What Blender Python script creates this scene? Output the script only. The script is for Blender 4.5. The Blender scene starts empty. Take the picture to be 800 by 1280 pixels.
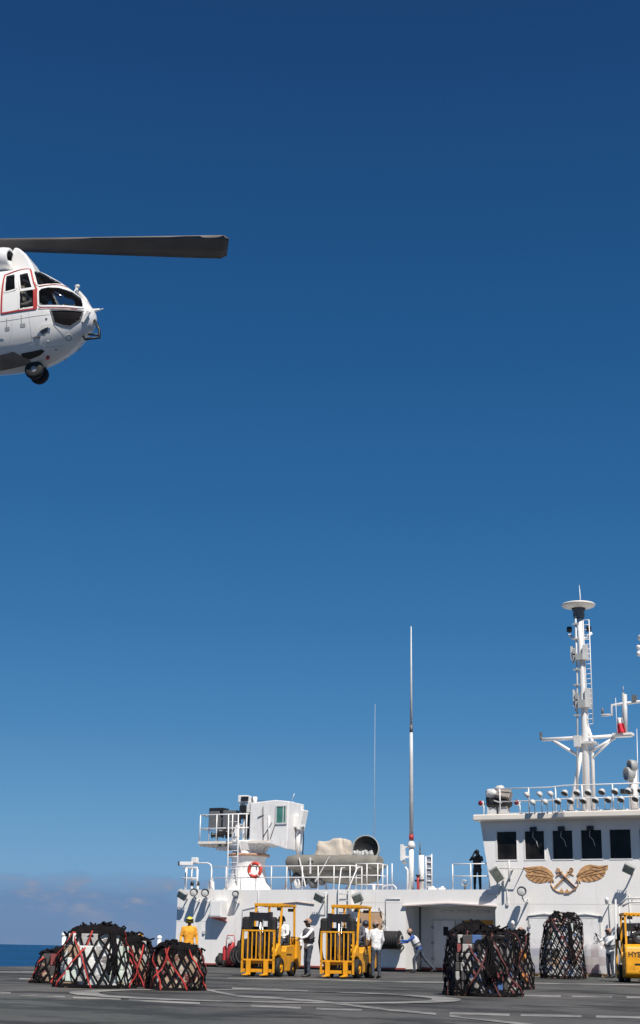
import bpy, bmesh, math, random
from mathutils import Vector as V, Matrix as M, noise as NZ
rnd = random.Random(7)
R = math.radians
SC = bpy.context.scene
COL = SC.collection

# ---------------------------------------------------------------- camera, sky, sun, exposure
FPX, CY, CP, CR, CH = 1736.0, R(26.0), R(17.5), 0.0195, 0.855
ROT = M.Rotation(CY, 3, 'Z') @ M.Rotation(math.pi / 2 + CP, 3, 'X') @ M.Rotation(CR, 3, 'Z')
def ray(px, py): return ROT @ V(((px - 400) / FPX, (640 - py) / FPX, -1.0))
_r = ray(218, 1207.5); _t = -CH / _r.z
CAM = V((-_r.x * _t, -_r.y * _t, CH))           # the ship's corner is the origin, X along the deckhouse, Y forward
def on(px, py, ax, val):
    r = ray(px, py); return CAM + r * ((val - CAM[ax]) / r[ax])
def wall(px, py, y=0.0): return on(px, py, 1, y)
def deck(px, py, z=0.0): return on(px, py, 2, z)
def far(px, py, d): return CAM + ray(px, py) * d
def floor_at(px, d):                             # deck point on the bearing of px at depth d
    p = far(px, 1195, d); return V((p.x, p.y, 0))

cd = bpy.data.cameras.new('camera'); co = bpy.data.objects.new('camera', cd); COL.objects.link(co)
cd.sensor_fit = 'HORIZONTAL'; cd.sensor_width = 36; cd.lens = FPX / 800 * 36
cd.clip_start = 0.1; cd.clip_end = 60000
co.matrix_world = M.Translation(CAM) @ ROT.to_4x4()
SC.camera = co
SUN = V((0.43, -0.45, 0.80)).normalized()
SUN_EL = math.asin(SUN.z); SUN_AZ = math.atan2(SUN.x, SUN.y)
w = bpy.data.worlds.new('World'); SC.world = w; w.use_nodes = True
nt = w.node_tree; N = nt.nodes; L = nt.links; N.clear()
wo = N.new('ShaderNodeOutputWorld'); bg = N.new('ShaderNodeBackground'); bg.inputs[1].default_value = 0.082
sky = N.new('ShaderNodeTexSky'); sky.sky_type = 'NISHITA'; sky.sun_disc = False
sky.sun_elevation = SUN_EL; sky.sun_rotation = SUN_AZ; sky.altitude = 0
sky.air_density = 1.0; sky.dust_density = 0.25; sky.ozone_density = 3.0
tc = N.new('ShaderNodeTexCoord'); sep = N.new('ShaderNodeSeparateXYZ'); L.new(tc.outputs['Generated'], sep.inputs[0])
mp = N.new('ShaderNodeMapping'); mp.inputs['Scale'].default_value = (26, 26, 75); L.new(tc.outputs['Generated'], mp.inputs[0])
nz = N.new('ShaderNodeTexNoise'); nz.inputs['Scale'].default_value = 1.0; nz.inputs['Detail'].default_value = 6; nz.inputs['Roughness'].default_value = .55
L.new(mp.outputs[0], nz.inputs[0])
def ramp(nt_, fac, stops):
    r = nt_.nodes.new('ShaderNodeValToRGB'); e = r.color_ramp.elements
    while len(e) > 1: e.remove(e[-1])
    e[0].position = stops[0][0]; e[0].color = (*stops[0][1], 1)
    for p, c in stops[1:]: q = e.new(p); q.color = (*c, 1)
    nt_.links.new(fac, r.inputs[0]); return r.outputs[0]
def g(v): return (v, v, v)
band = ramp(nt, sep.outputs[2], [(0.0, g(.15)), (0.018, g(.3)), (0.030, g(1)), (0.040, g(.8)), (0.047, g(0))])
cl = ramp(nt, nz.outputs[0], [(0.46, g(0)), (0.53, g(.2)), (0.60, g(.8)), (.70, g(1))])
mu = N.new('ShaderNodeMath'); mu.operation = 'MULTIPLY'; L.new(band, mu.inputs[0]); L.new(cl, mu.inputs[1])
mu2 = N.new('ShaderNodeMath'); mu2.operation = 'MULTIPLY'; mu2.inputs[1].default_value = .95; L.new(mu.outputs[0], mu2.inputs[0])
hs = N.new('ShaderNodeHueSaturation'); hs.inputs['Saturation'].default_value = 1.12; hs.inputs['Hue'].default_value = .5
L.new(sky.outputs[0], hs.inputs['Color'])
def lin(*c): return tuple((((x / 255 + .055) / 1.055) ** 2.4) for x in c)
clear = ramp(nt, sep.outputs[2], [(0.0, lin(106, 140, 177)), (0.02, lin(103, 142, 183)), (0.05, lin(98, 147, 192)), (.085, lin(86, 142, 187)), (.15, lin(61, 122, 174)), (.22, lin(45, 107, 160)), (.30, lin(33, 95, 148)), (.40, lin(25, 82, 135)), (.48, lin(21, 73, 124)), (.62, lin(17, 58, 105)), (.9, lin(14, 46, 90))])
clk = N.new('ShaderNodeVectorMath'); clk.operation = 'SCALE'; clk.inputs['Scale'].default_value = 1 / (.082 * 1.15); L.new(clear, clk.inputs[0])
deep = N.new('ShaderNodeMixRGB'); deep.inputs[0].default_value = .9
gm = N.new('ShaderNodeGamma'); gm.inputs[1].default_value = 1.0; L.new(hs.outputs[0], deep.inputs[1]); L.new(clk.outputs[0], deep.inputs[2]); L.new(deep.outputs[0], gm.inputs[0])
ad = N.new('ShaderNodeMath'); ad.operation = 'MULTIPLY_ADD'; L.new(nz.outputs[0], ad.inputs[0]); ad.inputs[1].default_value = -.035; L.new(sep.outputs[2], ad.inputs[2])
bank = ramp(nt, ad.outputs[0], [(0.0, g(.62)), (0.016, g(.62)), (0.024, g(.25)), (0.032, g(0))])
mb_ = N.new('ShaderNodeMixRGB'); L.new(bank, mb_.inputs[0]); L.new(gm.outputs[0], mb_.inputs[1]); bk = lin(96, 124, 166); mb_.inputs[2].default_value = (*[x / (.082 * 1.23) for x in bk], 1)
mx = N.new('ShaderNodeMixRGB'); L.new(mu2.outputs[0], mx.inputs[0]); L.new(mb_.outputs[0], mx.inputs[1]); mx.inputs[2].default_value = (2.9, 3.2, 4.2, 1)
L.new(mx.outputs[0], bg.inputs[0]); L.new(bg.outputs[0], wo.inputs[0])
sl = bpy.data.lights.new('sun', 'SUN'); sl.energy = 4.7; sl.angle = R(.53); sl.color = (1, .94, .86)
so = bpy.data.objects.new('sun', sl); COL.objects.link(so); so.location = (0, -20, 40)
so.rotation_euler = SUN.to_track_quat('Z', 'Y').to_euler()
SC.view_settings.view_transform = 'Standard'; SC.view_settings.look = 'None'
SC.view_settings.exposure = 0.3; SC.view_settings.gamma = 1
SC.cycles.max_bounces = 8; SC.cycles.use_denoising = True

# ---------------------------------------------------------------- materials
def mat(name, col, rough=.5, metal=0., var=.08, scale=3., bump=0., bscale=40., spec=.5, stain=None, coat=0.):
    m = bpy.data.materials.new(name); m.use_nodes = True
    t = m.node_tree; b = t.nodes['Principled BSDF']
    b.inputs['Roughness'].default_value = rough; b.inputs['Metallic'].default_value = metal
    b.inputs['Specular IOR Level'].default_value = spec; b.inputs['Coat Weight'].default_value = coat
    tcx = t.nodes.new('ShaderNodeTexCoord')
    n = t.nodes.new('ShaderNodeTexNoise'); n.inputs['Scale'].default_value = scale; n.inputs['Detail'].default_value = 5
    t.links.new(tcx.outputs['Object'], n.inputs[0])
    c = ramp(t, n.outputs[0], [(.3, tuple(x * (1 - var) for x in col)), (.7, tuple(min(1, x * (1 + var)) for x in col))])
    if stain:
        scol, amt, sscale = stain
        mpn = t.nodes.new('ShaderNodeMapping'); mpn.inputs['Scale'].default_value = sscale
        t.links.new(tcx.outputs['Object'], mpn.inputs[0])
        n2 = t.nodes.new('ShaderNodeTexNoise'); n2.inputs['Scale'].default_value = 1; n2.inputs['Detail'].default_value = 8; n2.inputs['Roughness'].default_value = .65
        t.links.new(mpn.outputs[0], n2.inputs[0])
        f = ramp(t, n2.outputs[0], [(.55, g(0)), (.78, g(amt))])
        mixn = t.nodes.new('ShaderNodeMixRGB'); t.links.new(f, mixn.inputs[0]); t.links.new(c, mixn.inputs[1]); mixn.inputs[2].default_value = (*scol, 1)
        c = mixn.outputs[0]
    t.links.new(c, b.inputs['Base Color'])
    if bump:
        n3 = t.nodes.new('ShaderNodeTexNoise'); n3.inputs['Scale'].default_value = bscale; n3.inputs['Detail'].default_value = 4
        t.links.new(tcx.outputs['Object'], n3.inputs[0])
        bn = t.nodes.new('ShaderNodeBump'); bn.inputs['Strength'].default_value = bump; bn.inputs['Distance'].default_value = .02
        t.links.new(n3.outputs[0], bn.inputs['Height']); t.links.new(bn.outputs[0], b.inputs['Normal'])
    return m
WHITE = mat('white_paint', (.80, .785, .765), .45, var=.035, scale=.7, bump=.35, bscale=1.1, stain=((.40, .27, .18), .32, (2.6, 2.6, .32)))
WHITE2 = mat('white_gear_paint', (.76, .75, .74), .4, var=.05, scale=4, stain=((.33, .2, .12), .35, (3, 3, .8)))
RAILW = mat('rail_paint', (.78, .77, .76), .4, var=.05)
CREAM = mat('cream_paint', (.74, .69, .62), .45, var=.05, scale=1, stain=((.4, .25, .15), .3, (1.5, 1.5, .8)))
GREY = mat('grey_paint', (.33, .34, .34), .5, var=.08)
DGREY = mat('dark_grey_paint', (.12, .125, .13), .5, var=.1)
LGREY = mat('light_grey_paint', (.55, .55, .54), .5, var=.08)
BLACK = mat('black_paint', (.018, .018, .02), .45, var=.2)
RUBBER = mat('black_rubber', (.015, .015, .016), .75, var=.2, bump=.2)
REDP = mat('red_paint', (.42, .03, .035), .45, var=.12)
BRED = mat('boot_stripe_red', (.27, .06, .05), .6, var=.15)
ORANGE = mat('orange_paint', (.62, .27, .02), .55, var=.1)
YELLOW = mat('forklift_yellow', (.74, .335, .010), .5, var=.14, scale=4, bump=.2, bscale=9, stain=((.09, .05, .02), .75, (4, 4, 2.2)))
CHROME = mat('steel', (.6, .6, .6), .25, metal=1.)
GLASSK = mat('dark_window_glass', (.016, .013, .012), .07, var=.85, scale=1.1, spec=.16)
GREENG = mat('green_tinted_glass', (.06, .2, .17), .08, var=.2)
LENS = mat('lamp_lens', (.62, .62, .6), .15, var=.06, spec=.7)
TAN = mat('tan_canvas', (.52, .46, .39), .9, var=.12, scale=3, bump=.8, bscale=6)
RIBG = mat('grey_boat_fabric', (.20, .19, .165), .75, var=.18, scale=2, bump=.3, bscale=8)
GOLD = mat('gold_emblem_paint', (.50, .28, .125), .6, var=.45, scale=5)
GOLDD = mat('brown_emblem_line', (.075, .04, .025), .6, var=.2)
SKIN = mat('brown_skin', (.085, .045, .03), .55, var=.1)
SKINL = mat('tanned_skin', (.20, .105, .07), .55, var=.1)
SHW = mat('white_jersey', (.72, .72, .72), .85, var=.07, scale=6, bump=.9, bscale=14)
SHY = mat('yellow_jersey', (.80, .36, .03), .85, var=.12, scale=6, bump=.9, bscale=14)
SHB = mat('blue_jersey', (.03, .09, .33), .85, var=.12, scale=6, bump=.9, bscale=14)
SHD = mat('dark_green_coverall', (.022, .028, .026), .85, var=.2, scale=6, bump=.9, bscale=14)
DENIM = mat('blue_work_trousers', (.045, .058, .085), .85, var=.25, scale=7, bump=.9, bscale=14)
BOOT = mat('black_boot_leather', (.015, .014, .014), .5, var=.2)
HELW = mat('white_helmet', (.72, .71, .68), .5, var=.08, scale=9)
HELB = mat('brown_patched_helmet', (.34, .2, .14), .6, var=.5, scale=12)
HELY = mat('yellow_green_helmet', (.70, .62, .05), .5, var=.1)
VESTG = mat('grey_vest', (.55, .56, .58), .8, var=.15, scale=8, bump=.8, bscale=20)
VESTD = mat('dark_vest', (.10, .10, .12), .8, var=.25, scale=8, bump=.8, bscale=20)
EYE = mat('eye_dark', (.01, .01, .01), .2)
NET = mat('black_cargo_webbing', (.009, .008, .009), .9, var=.3, scale=10, spec=.1)
NETR = mat('red_cargo_webbing', (.42, .035, .03), .8, var=.3, scale=10)
NETB = mat('maroon_cargo_webbing', (.11, .03, .03), .8, var=.3, scale=10)
WOOD = mat('pallet_wood', (.33, .23, .14), .85, var=.2, scale=8)
CART = [mat('carton_' + n, c, .8, var=.12, scale=6, bump=.3, bscale=12) for n, c in (
    ('white', (.68, .69, .67)), ('pale_green', (.53, .60, .54)), ('brown', (.36, .25, .165)), ('grey', (.38, .37, .36)), ('dark', (.06, .055, .055)),
    ('blue', (.06, .13, .30)), ('maroon', (.22, .05, .05)), ('kraft', (.46, .36, .27)), ('orange', (.62, .25, .05)))]
HELI = mat('helicopter_white', (.78, .77, .75), .28, var=.025, scale=1.5, stain=((.34, .29, .24), .45, (1.0, 2.5, 2.5)), coat=.2)
HELI_IN = mat('cockpit_lining', (.055, .055, .06), .8, var=.2)
HRED = mat('helicopter_red_trim', (.42, .035, .03), .4, var=.1)
BLADE = mat('rotor_blade_paint', (.10, .092, .088), .55, var=.15, scale=1.5)
BELLY = mat('belly_recess_brown', (.19, .165, .14), .6, var=.25, scale=2)
FLAGR = mat('flag_red', (.62, .03, .05), .8); FLAGW = mat('flag_white', (.78, .77, .76), .8)

def glass(name, tint, alpha, rough=.03):
    m = bpy.data.materials.new(name); m.use_nodes = True; t = m.node_tree; t.nodes.clear()
    o = t.nodes.new('ShaderNodeOutputMaterial'); mxs = t.nodes.new('ShaderNodeMixShader'); mxs.inputs[0].default_value = alpha
    tr = t.nodes.new('ShaderNodeBsdfTransparent'); tr.inputs[0].default_value = (*tint, 1)
    pb = t.nodes.new('ShaderNodeBsdfPrincipled'); pb.inputs['Base Color'].default_value = (.02, .02, .022, 1); pb.inputs['Roughness'].default_value = rough
    nn = t.nodes.new('ShaderNodeTexNoise'); nn.inputs['Scale'].default_value = 1.5
    rr = ramp(t, nn.outputs[0], [(.3, g(rough)), (.7, g(rough * 2))]); t.links.new(rr, pb.inputs['Roughness'])
    t.links.new(tr.outputs[0], mxs.inputs[1]); t.links.new(pb.outputs[0], mxs.inputs[2]); t.links.new(mxs.outputs[0], o.inputs[0]); return m
GLASS = glass('cockpit_glass', (.74, .77, .80), .20)
WRAP = glass('plastic_wrap', (.9, .9, .92), .5, .25)
WRAP.node_tree.nodes['Principled BSDF'].inputs['Base Color'].default_value = (.62, .6, .62, 1)

# ---------------------------------------------------------------- mesh helpers
def split_build(mb, name, mats, parent=None):
    """one object for every separate piece of a mesh"""
    key = {}; idx = []
    for v in mb.v: idx.append(key.setdefault(tuple(round(x, 4) for x in v), len(key)))
    par = list(range(len(key)))
    def fnd(i):
        while par[i] != i: par[i] = par[par[i]]; i = par[i]
        return i
    for f in mb.f:
        for i in f[1:]: par[fnd(idx[i])] = fnd(idx[f[0]])
    gr = {}
    for k, f in enumerate(mb.f): gr.setdefault(fnd(idx[f[0]]), []).append(k)
    out = []
    for ks in gr.values():
        q = MB(); mp_ = {}
        for k in ks:
            for i in mb.f[k]:
                if i not in mp_: mp_[i] = len(q.v); q.v.append(mb.v[i])
            q.f.append([mp_[i] for i in mb.f[k]]); q.m.append(mb.m[k]); q.sm.append(mb.sm[k])
        out.append(q.build(name, mats, parent))
    return out
class MB:
    def __init__(s): s.v = []; s.f = []; s.m = []; s.sm = []; s.mi = 0; s.smooth = False
    def add(s, vs, fs, smooth=None):
        o = len(s.v); s.v += [V(p) for p in vs]
        for f in fs: s.f.append([i + o for i in f]); s.m.append(s.mi); s.sm.append(s.smooth if smooth is None else smooth)
        return s
    def box(s, c, d, rot=None, bev=0.0):
        c = V(c); hx, hy, hz = d[0] / 2, d[1] / 2, d[2] / 2
        if bev > 0:
            bm = bmesh.new(); bmesh.ops.create_cube(bm, size=1)
            for q in bm.verts: q.co = V((q.co.x * d[0], q.co.y * d[1], q.co.z * d[2]))
            bmesh.ops.bevel(bm, geom=bm.edges[:], offset=min(bev, hx * .9, hy * .9, hz * .9), segments=2, affect='EDGES', profile=.5)
            bm.verts.index_update(); vs = [q.co.copy() for q in bm.verts]; fs = [[q.index for q in f.verts] for f in bm.faces]; bm.free()
        else:
            vs = [V((x, y, z)) for z in (-hz, hz) for y in (-hy, hy) for x in (-hx, hx)]
            fs = [(0, 2, 3, 1), (4, 5, 7, 6), (0, 1, 5, 4), (2, 6, 7, 3), (0, 4, 6, 2), (1, 3, 7, 5)]
        if rot is not None: vs = [rot @ p for p in vs]
        return s.add([p + c for p in vs], fs, False)
    def box2(s, a, b, bev=0.0):
        a = V(a); b = V(b); return s.box((a + b) / 2, (abs(b.x - a.x), abs(b.y - a.y), abs(b.z - a.z)), None, bev)
    def bar(s, a, b, w, h, bev=0.0, up=(0, 0, 1)):
        a = V(a); b = V(b); d = b - a; x = d.normalized(); u = V(up)
        if abs(x.dot(u)) > .98: u = V((0, 1, 0))
        y = u.cross(x).normalized(); z = x.cross(y)
        return s.box((a + b) / 2, (d.length, w, h), M((x, y, z)).transposed(), bev)
    def tube(s, pts, r, n=8, cap=True):
        pts = [V(p) for p in pts]; k = len(pts); rs = r if isinstance(r, (list, tuple)) else [r] * k
        vs = []; ref = None
        for i, p in enumerate(pts):
            t = (pts[min(i + 1, k - 1)] - pts[max(i - 1, 0)])
            t = t.normalized() if t.length > 1e-9 else V((0, 0, 1))
            if ref is None:
                ref = V((0, 0, 1)) if abs(t.z) < .9 else V((1, 0, 0))
            x = (ref - t * ref.dot(t)); x = x.normalized() if x.length > 1e-6 else t.orthogonal().normalized()
            ref = x; y = t.cross(x)
            for j in range(n):
                a = 2 * math.pi * j / n; vs.append(p + (x * math.cos(a) + y * math.sin(a)) * rs[i])
        fs = [(i * n + j, i * n + (j + 1) % n, (i + 1) * n + (j + 1) % n, (i + 1) * n + j) for i in range(k - 1) for j in range(n)]
        s.add(vs, fs, True)
        if cap: s.add(vs[:n], [list(range(n))[::-1]], False); s.add(vs[-n:], [list(range(n))], False)
        return s
    def ribbon(s, pts, nrm, w, t=.006):
        """flat webbing strap following points, with outward normals"""
        k = len(pts); vs = []
        for i in range(k):
            d = (pts[min(i + 1, k - 1)] - pts[max(i - 1, 0)]).normalized(); c = d.cross(nrm[i]).normalized(); q = nrm[i] * t
            vs += [pts[i] - c * w / 2, pts[i] + c * w / 2, pts[i] + c * w / 2 + q, pts[i] - c * w / 2 + q]
        fs = [(i * 4 + j, i * 4 + (j + 1) % 4, i * 4 + 4 + (j + 1) % 4, i * 4 + 4 + j) for i in range(k - 1) for j in range(4)]
        return s.add(vs, fs, False)
    def lathe(s, prof, o=(0, 0, 0), ax=(0, 0, 1), n=20, smooth=True):
        o = V(o); q = V((0, 0, 1)).rotation_difference(V(ax).normalized()).to_matrix(); vs = []; fs = []
        for r, z in prof:
            for j in range(n):
                a = 2 * math.pi * j / n; vs.append(o + q @ V((r * math.cos(a), r * math.sin(a), z)))
        for i in range(len(prof) - 1):
            for j in range(n): fs.append((i * n + j, i * n + (j + 1) % n, (i + 1) * n + (j + 1) % n, (i + 1) * n + j))
        return s.add(vs, fs, smooth)
    def prism(s, poly, vec):
        """closed 3-D polygon pushed along vec"""
        poly = [V(p) for p in poly]; k = len(poly); vec = V(vec)
        fs = [list(range(k))[::-1], list(range(k, 2 * k))] + [(i, (i + 1) % k, (i + 1) % k + k, i + k) for i in range(k)]
        return s.add(poly + [p + vec for p in poly], fs, False)
    def blob(s, c, rad, amp=.12, fr=1.6, seed=0., n=14, m=9, rot=None):
        c = V(c); vs = []; fs = []
        for i in range(m + 1):
            th = math.pi * i / m
            for j in range(n):
                a = 2 * math.pi * j / n; u = V((math.sin(th) * math.cos(a), math.sin(th) * math.sin(a), math.cos(th)))
                k = 1 + amp * NZ.noise(u * fr + V((seed, seed * 1.7, -seed)))
                p = V((u.x * rad[0], u.y * rad[1], u.z * rad[2])) * k
                vs.append(c + (rot @ p if rot is not None else p))
        for i in range(m):
            for j in range(n): fs.append((i * n + j, (i + 1) * n + j, (i + 1) * n + (j + 1) % n, i * n + (j + 1) % n))
        return s.add(vs, fs, True)
    def torus(s, c, R_, r, ax=(0, 0, 1), n=24, k=8):
        q = V((0, 0, 1)).rotation_difference(V(ax).normalized()).to_matrix()
        pts = [V(c) + q @ V((R_ * math.cos(2 * math.pi * i / n), R_ * math.sin(2 * math.pi * i / n), 0)) for i in range(n + 1)]
        return s.tube(pts, r, k, False)
    def build(s, name, mats, parent=None, bevel=0.0, fix=True):
        if not isinstance(mats, (list, tuple)): mats = [mats]
        me = bpy.data.meshes.new(name); me.from_pydata(s.v, [], s.f)
        for mm in mats: me.materials.append(mm)
        me.polygons.foreach_set('material_index', s.m); me.polygons.foreach_set('use_smooth', s.sm)
        if fix:
            bm = bmesh.new(); bm.from_mesh(me); bmesh.ops.remove_doubles(bm, verts=bm.verts, dist=1e-5); bmesh.ops.recalc_face_normals(bm, faces=bm.faces); bm.to_mesh(me); bm.free()
        me.update()
        o = bpy.data.objects.new(name, me); COL.objects.link(o)
        if parent is not None: o.parent = parent
        if bevel:
            b = o.modifiers.new('bevel', 'BEVEL'); b.width = bevel; b.segments = 2; b.limit_method = 'ANGLE'
        return o
def thing(name, label, cat, loc=(0, 0, 0), rz=0.0, group=None):
    o = bpy.data.objects.new(name, None); COL.objects.link(o); o.empty_display_size = .2
    o.location = loc; o.rotation_euler = (0, 0, rz); o['label'] = label; o['category'] = cat
    if group: o['group'] = group
    return o
def tag(o, label, cat, group=None):
    o['label'] = label; o['category'] = cat
    if group: o['group'] = group
    return o
def dup(o, loc, rz=None, label=None):
    c = o.copy(); COL.objects.link(c); c.location = loc
    if rz is not None: c.rotation_euler = (0, 0, rz)
    if label: c['label'] = label
    for ch in o.children:
        d = ch.copy(); COL.objects.link(d); d.parent = c
        for g2 in ch.children:
            e = g2.copy(); COL.objects.link(e); e.parent = d
    return c
def structure(name, mb, m, **k):
    o = mb.build(name, m, **k); o['kind'] = 'structure'; return o
def world_to(t, o):
    """geometry was written in world coordinates: move the part's mesh into its thing's frame"""
    mi = (M.Translation(t.location) @ t.rotation_euler.to_matrix().to_4x4()).inverted(); o.data.transform(mi); return o

# ---------------------------------------------------------------- setting: sea, flight deck, paint on it
m = MB(); m.add([(-40000, -40000, -14), (40000, -40000, -14), (40000, 40000, -14), (-40000, 40000, -14)], [(0, 1, 2, 3)])
sea_m = mat('sea_water', (.010, .058, .15), .4, var=.25, scale=.01, bump=.0)
t = sea_m.node_tree; b = t.nodes['Principled BSDF']; b.inputs['IOR'].default_value = 1.33; b.inputs['Specular IOR Level'].default_value = .04
wn = t.nodes.new('ShaderNodeTexNoise'); wn.inputs['Scale'].default_value = .12; wn.inputs['Detail'].default_value = 8
tcx = t.nodes.new('ShaderNodeTexCoord'); t.links.new(tcx.outputs['Object'], wn.inputs[0])
bn = t.nodes.new('ShaderNodeBump'); bn.inputs['Strength'].default_value = 1; bn.inputs['Distance'].default_value = 3.0
t.links.new(wn.outputs[0], bn.inputs['Height']); t.links.new(bn.outputs[0], b.inputs['Normal'])
structure('sea', m, sea_m)

deck_m = bpy.data.materials.new('deck_coating'); deck_m.use_nodes = True
t = deck_m.node_tree; b = t.nodes['Principled BSDF']; b.inputs['Roughness'].default_value = .8; b.inputs['Specular IOR Level'].default_value = .3
tcx = t.nodes.new('ShaderNodeTexCoord')
def noise(scale, vec, det=6, rough=.6):
    mpn = t.nodes.new('ShaderNodeMapping'); mpn.inputs['Scale'].default_value = vec; t.links.new(tcx.outputs['Object'], mpn.inputs[0])
    n_ = t.nodes.new('ShaderNodeTexNoise'); n_.inputs['Scale'].default_value = scale; n_.inputs['Detail'].default_value = det; n_.inputs['Roughness'].default_value = rough
    t.links.new(mpn.outputs[0], n_.inputs[0]); return n_.outputs[0]
base = ramp(t, noise(.35, (1, .5, 1)), [(.32, (.062, .062, .061)), (.5, (.090, .087, .084)), (.68, (.130, .124, .117))])
dark = ramp(t, noise(.55, (.5, .8, 1), 8, .72), [(.49, g(0)), (.56, g(.9))])
mxn = t.nodes.new('ShaderNodeMixRGB'); t.links.new(dark, mxn.inputs[0]); t.links.new(base, mxn.inputs[1]); mxn.inputs[2].default_value = (.030, .031, .031, 1)
grn = ramp(t, noise(.1, (.6, 1.2, 1), 4, .5), [(.52, g(0)), (.66, g(.5))])
mxg = t.nodes.new('ShaderNodeMixRGB'); t.links.new(grn, mxg.inputs[0]); t.links.new(mxn.outputs[0], mxg.inputs[1]); mxg.inputs[2].default_value = (.060, .078, .069, 1)
t.links.new(mxg.outputs[0], b.inputs['Base Color'])
bn = t.nodes.new('ShaderNodeBump'); bn.inputs['Strength'].default_value = .6; bn.inputs['Distance'].default_value = .02
t.links.new(noise(18, (1, 1, 1), 5), bn.inputs['Height']); t.links.new(bn.outputs[0], b.inputs['Normal'])
m = MB(); m.add([(-.05, -90, 0), (46, -90, 0), (46, 12, 0), (-.05, 12, 0)], [(0, 1, 2, 3)])
structure('flight_deck', m, deck_m)
hull_m = mat('hull_paint', (.72, .71, .70), .5, var=.05, scale=.5)
m = MB(); m.box2((0, -90, -17), (45.95, 60, -.02))
h = m.build('ship_hull', hull_m); tag(h, 'white side of the ship under the flight deck', 'ship hull')

paint_m = bpy.data.materials.new('deck_paint'); paint_m.use_nodes = True
t = paint_m.node_tree; b = t.nodes['Principled BSDF']; b.inputs['Roughness'].default_value = .75
tcx = t.nodes.new('ShaderNodeTexCoord')
pc = ramp(t, noise(.9, (1, 1, 1), 8, .7), [(.38, (.075, .073, .07)), (.5, (.22, .215, .205)), (.68, (.37, .36, .34))])
t.links.new(pc, b.inputs['Base Color'])
m = MB(); zz = [.004]
def strip(pts, hw):
    top = [deck(x, y - hw, zz[0]) for x, y in pts]; bot = [deck(x, y + hw, zz[0]) for x, y in pts]
    k = len(pts); m.add(bot + top, [(i, i + 1, k + i + 1, k + i) for i in range(k - 1)])
def line(a, b_, wd):                                # straight painted line on the deck, real width
    a = V((a.x, a.y, zz[0])); b_ = V((b_.x, b_.y, zz[0])); n_ = (b_ - a).normalized().cross(V((0, 0, 1))) * wd / 2
    m.add([a - n_, b_ - n_, b_ + n_, a + n_], [(0, 1, 2, 3)])
for p, hw in (([(-30, 1214.8), (54, 1215.0), (100, 1215.6)], .75), ([(24, 1223.4), (70, 1224)], .8),
              ([(-10, 1240.3), (13.5, 1241.6)], 1.2), ([(24, 1243.4), (81, 1245.6)], 1.1), ([(91, 1246.6), (151, 1249.3)], 1.1),
              ([(161, 1250), (250, 1254)], 1.1), ([(314, 1257.2), (376, 1259.8)], 1.2), ([(395, 1260.6), (452, 1262.4)], 1.1),
              ([(562, 1266.3), (637, 1268.4)], 1.3), ([(651, 1268.7), (727, 1270.1)], 1.3), ([(745, 1270.5), (815, 1272)], 1.3),
              ([(655, 1244.2), (701, 1245.1)], 1.0), ([(715, 1245.3), (765, 1246.2)], 1.0), ([(783, 1246.5), (815, 1247)], 1.0)):
    strip(p, hw)
o = structure('dashed_deck_markings', m, paint_m)
m = MB(); zz[0] = .008
for p, hw in (([(285, 1222.6), (400, 1224.4), (500, 1227.2), (655, 1228.6), (815, 1231.2)], .75),
              ([(252, 1235.2), (272, 1240), (296, 1244.6), (345, 1247.6), (400, 1251.6), (440, 1256.6), (485, 1262), (545, 1267.4)], 1.2),
              ([(562, 1269.6), (600, 1273.6), (660, 1280.5), (700, 1285)], 1.3),
              ([(290, 1235), (340, 1236.6), (385, 1239)], .9)):
    strip(p, hw)
structure('painted_deck_lines', m, paint_m)
m = MB()
ca, cb = deck(92, 1240.5), deck(572, 1249.6); cc = (ca + cb) / 2; rad = (ca - cb).length / 2
# the landing circle touches the two pixel tips; flattened only by the view
nseg = 96; vs = []
for k in range(nseg):
    a = 2 * math.pi * k / nseg
    for r_ in (rad - .5, rad + .05): vs.append((cc.x + r_ * math.cos(a), cc.y + r_ * math.sin(a), .012))
m.add(vs, [(2 * k, 2 * k + 1, 2 * ((k + 1) % nseg) + 1, 2 * ((k + 1) % nseg)) for k in range(nseg)])
structure('landing_circle_marking', m, paint_m)

# ---------------------------------------------------------------- deckhouse (lower house with alcove, bridge above)
ZR = 3.5
house = thing('deckhouse', 'long white ship deckhouse with a row of five dark bridge windows and winged anchor emblem', 'deckhouse', (0, 0, 0))
m = MB()
m.box2((0, 0, .12), (8.1, 10, ZR)); m.box2((8.1, -.16, .12), (9.25, 10, ZR)); m.box2((9.25, 0, .12), (11.85, 10, ZR))
m.box2((11.85, 1.9, .12), (16.04, 10, ZR)); m.box2((11.85, 0, 2.80), (16.04, 1.9, ZR)); m.box2((16.04, 0, .12), (34, 10, ZR))
m.build('lower_wall', WHITE, house)
m = MB()                                            # plate seams
for x in (2.0, 4.9, 7.0, 10.4, 16.9, 21.3, 22.9): m.box2((x, -.006, .3), (x + .02, .05, ZR - .05))
m.box2((.02, -.005, 2.05), (2.7, .05, 2.065)); m.box2((16.1, -.005, 2.9), (33, .05, 2.915)); m.box2((9.3, -.005, 2.93), (11.8, .05, 2.945))
split_build(m, 'weld_seam', mat('seam_paint', (.66, .65, .645), .5, var=.05), house)
m = MB()
m.box2((.0, -.03, .10), (8.1, .0, .17)); m.box2((9.25, -.03, .10), (11.85, .0, .17)); m.box2((8.1, -.19, .10), (9.25, -.16, .17)); m.box2((16.04, -.03, .10), (34, 0, .17)); m.box2((11.85, 1.87, .10), (16.04, 1.9, .20))
m.build('boot_stripe', BRED, house)
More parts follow.
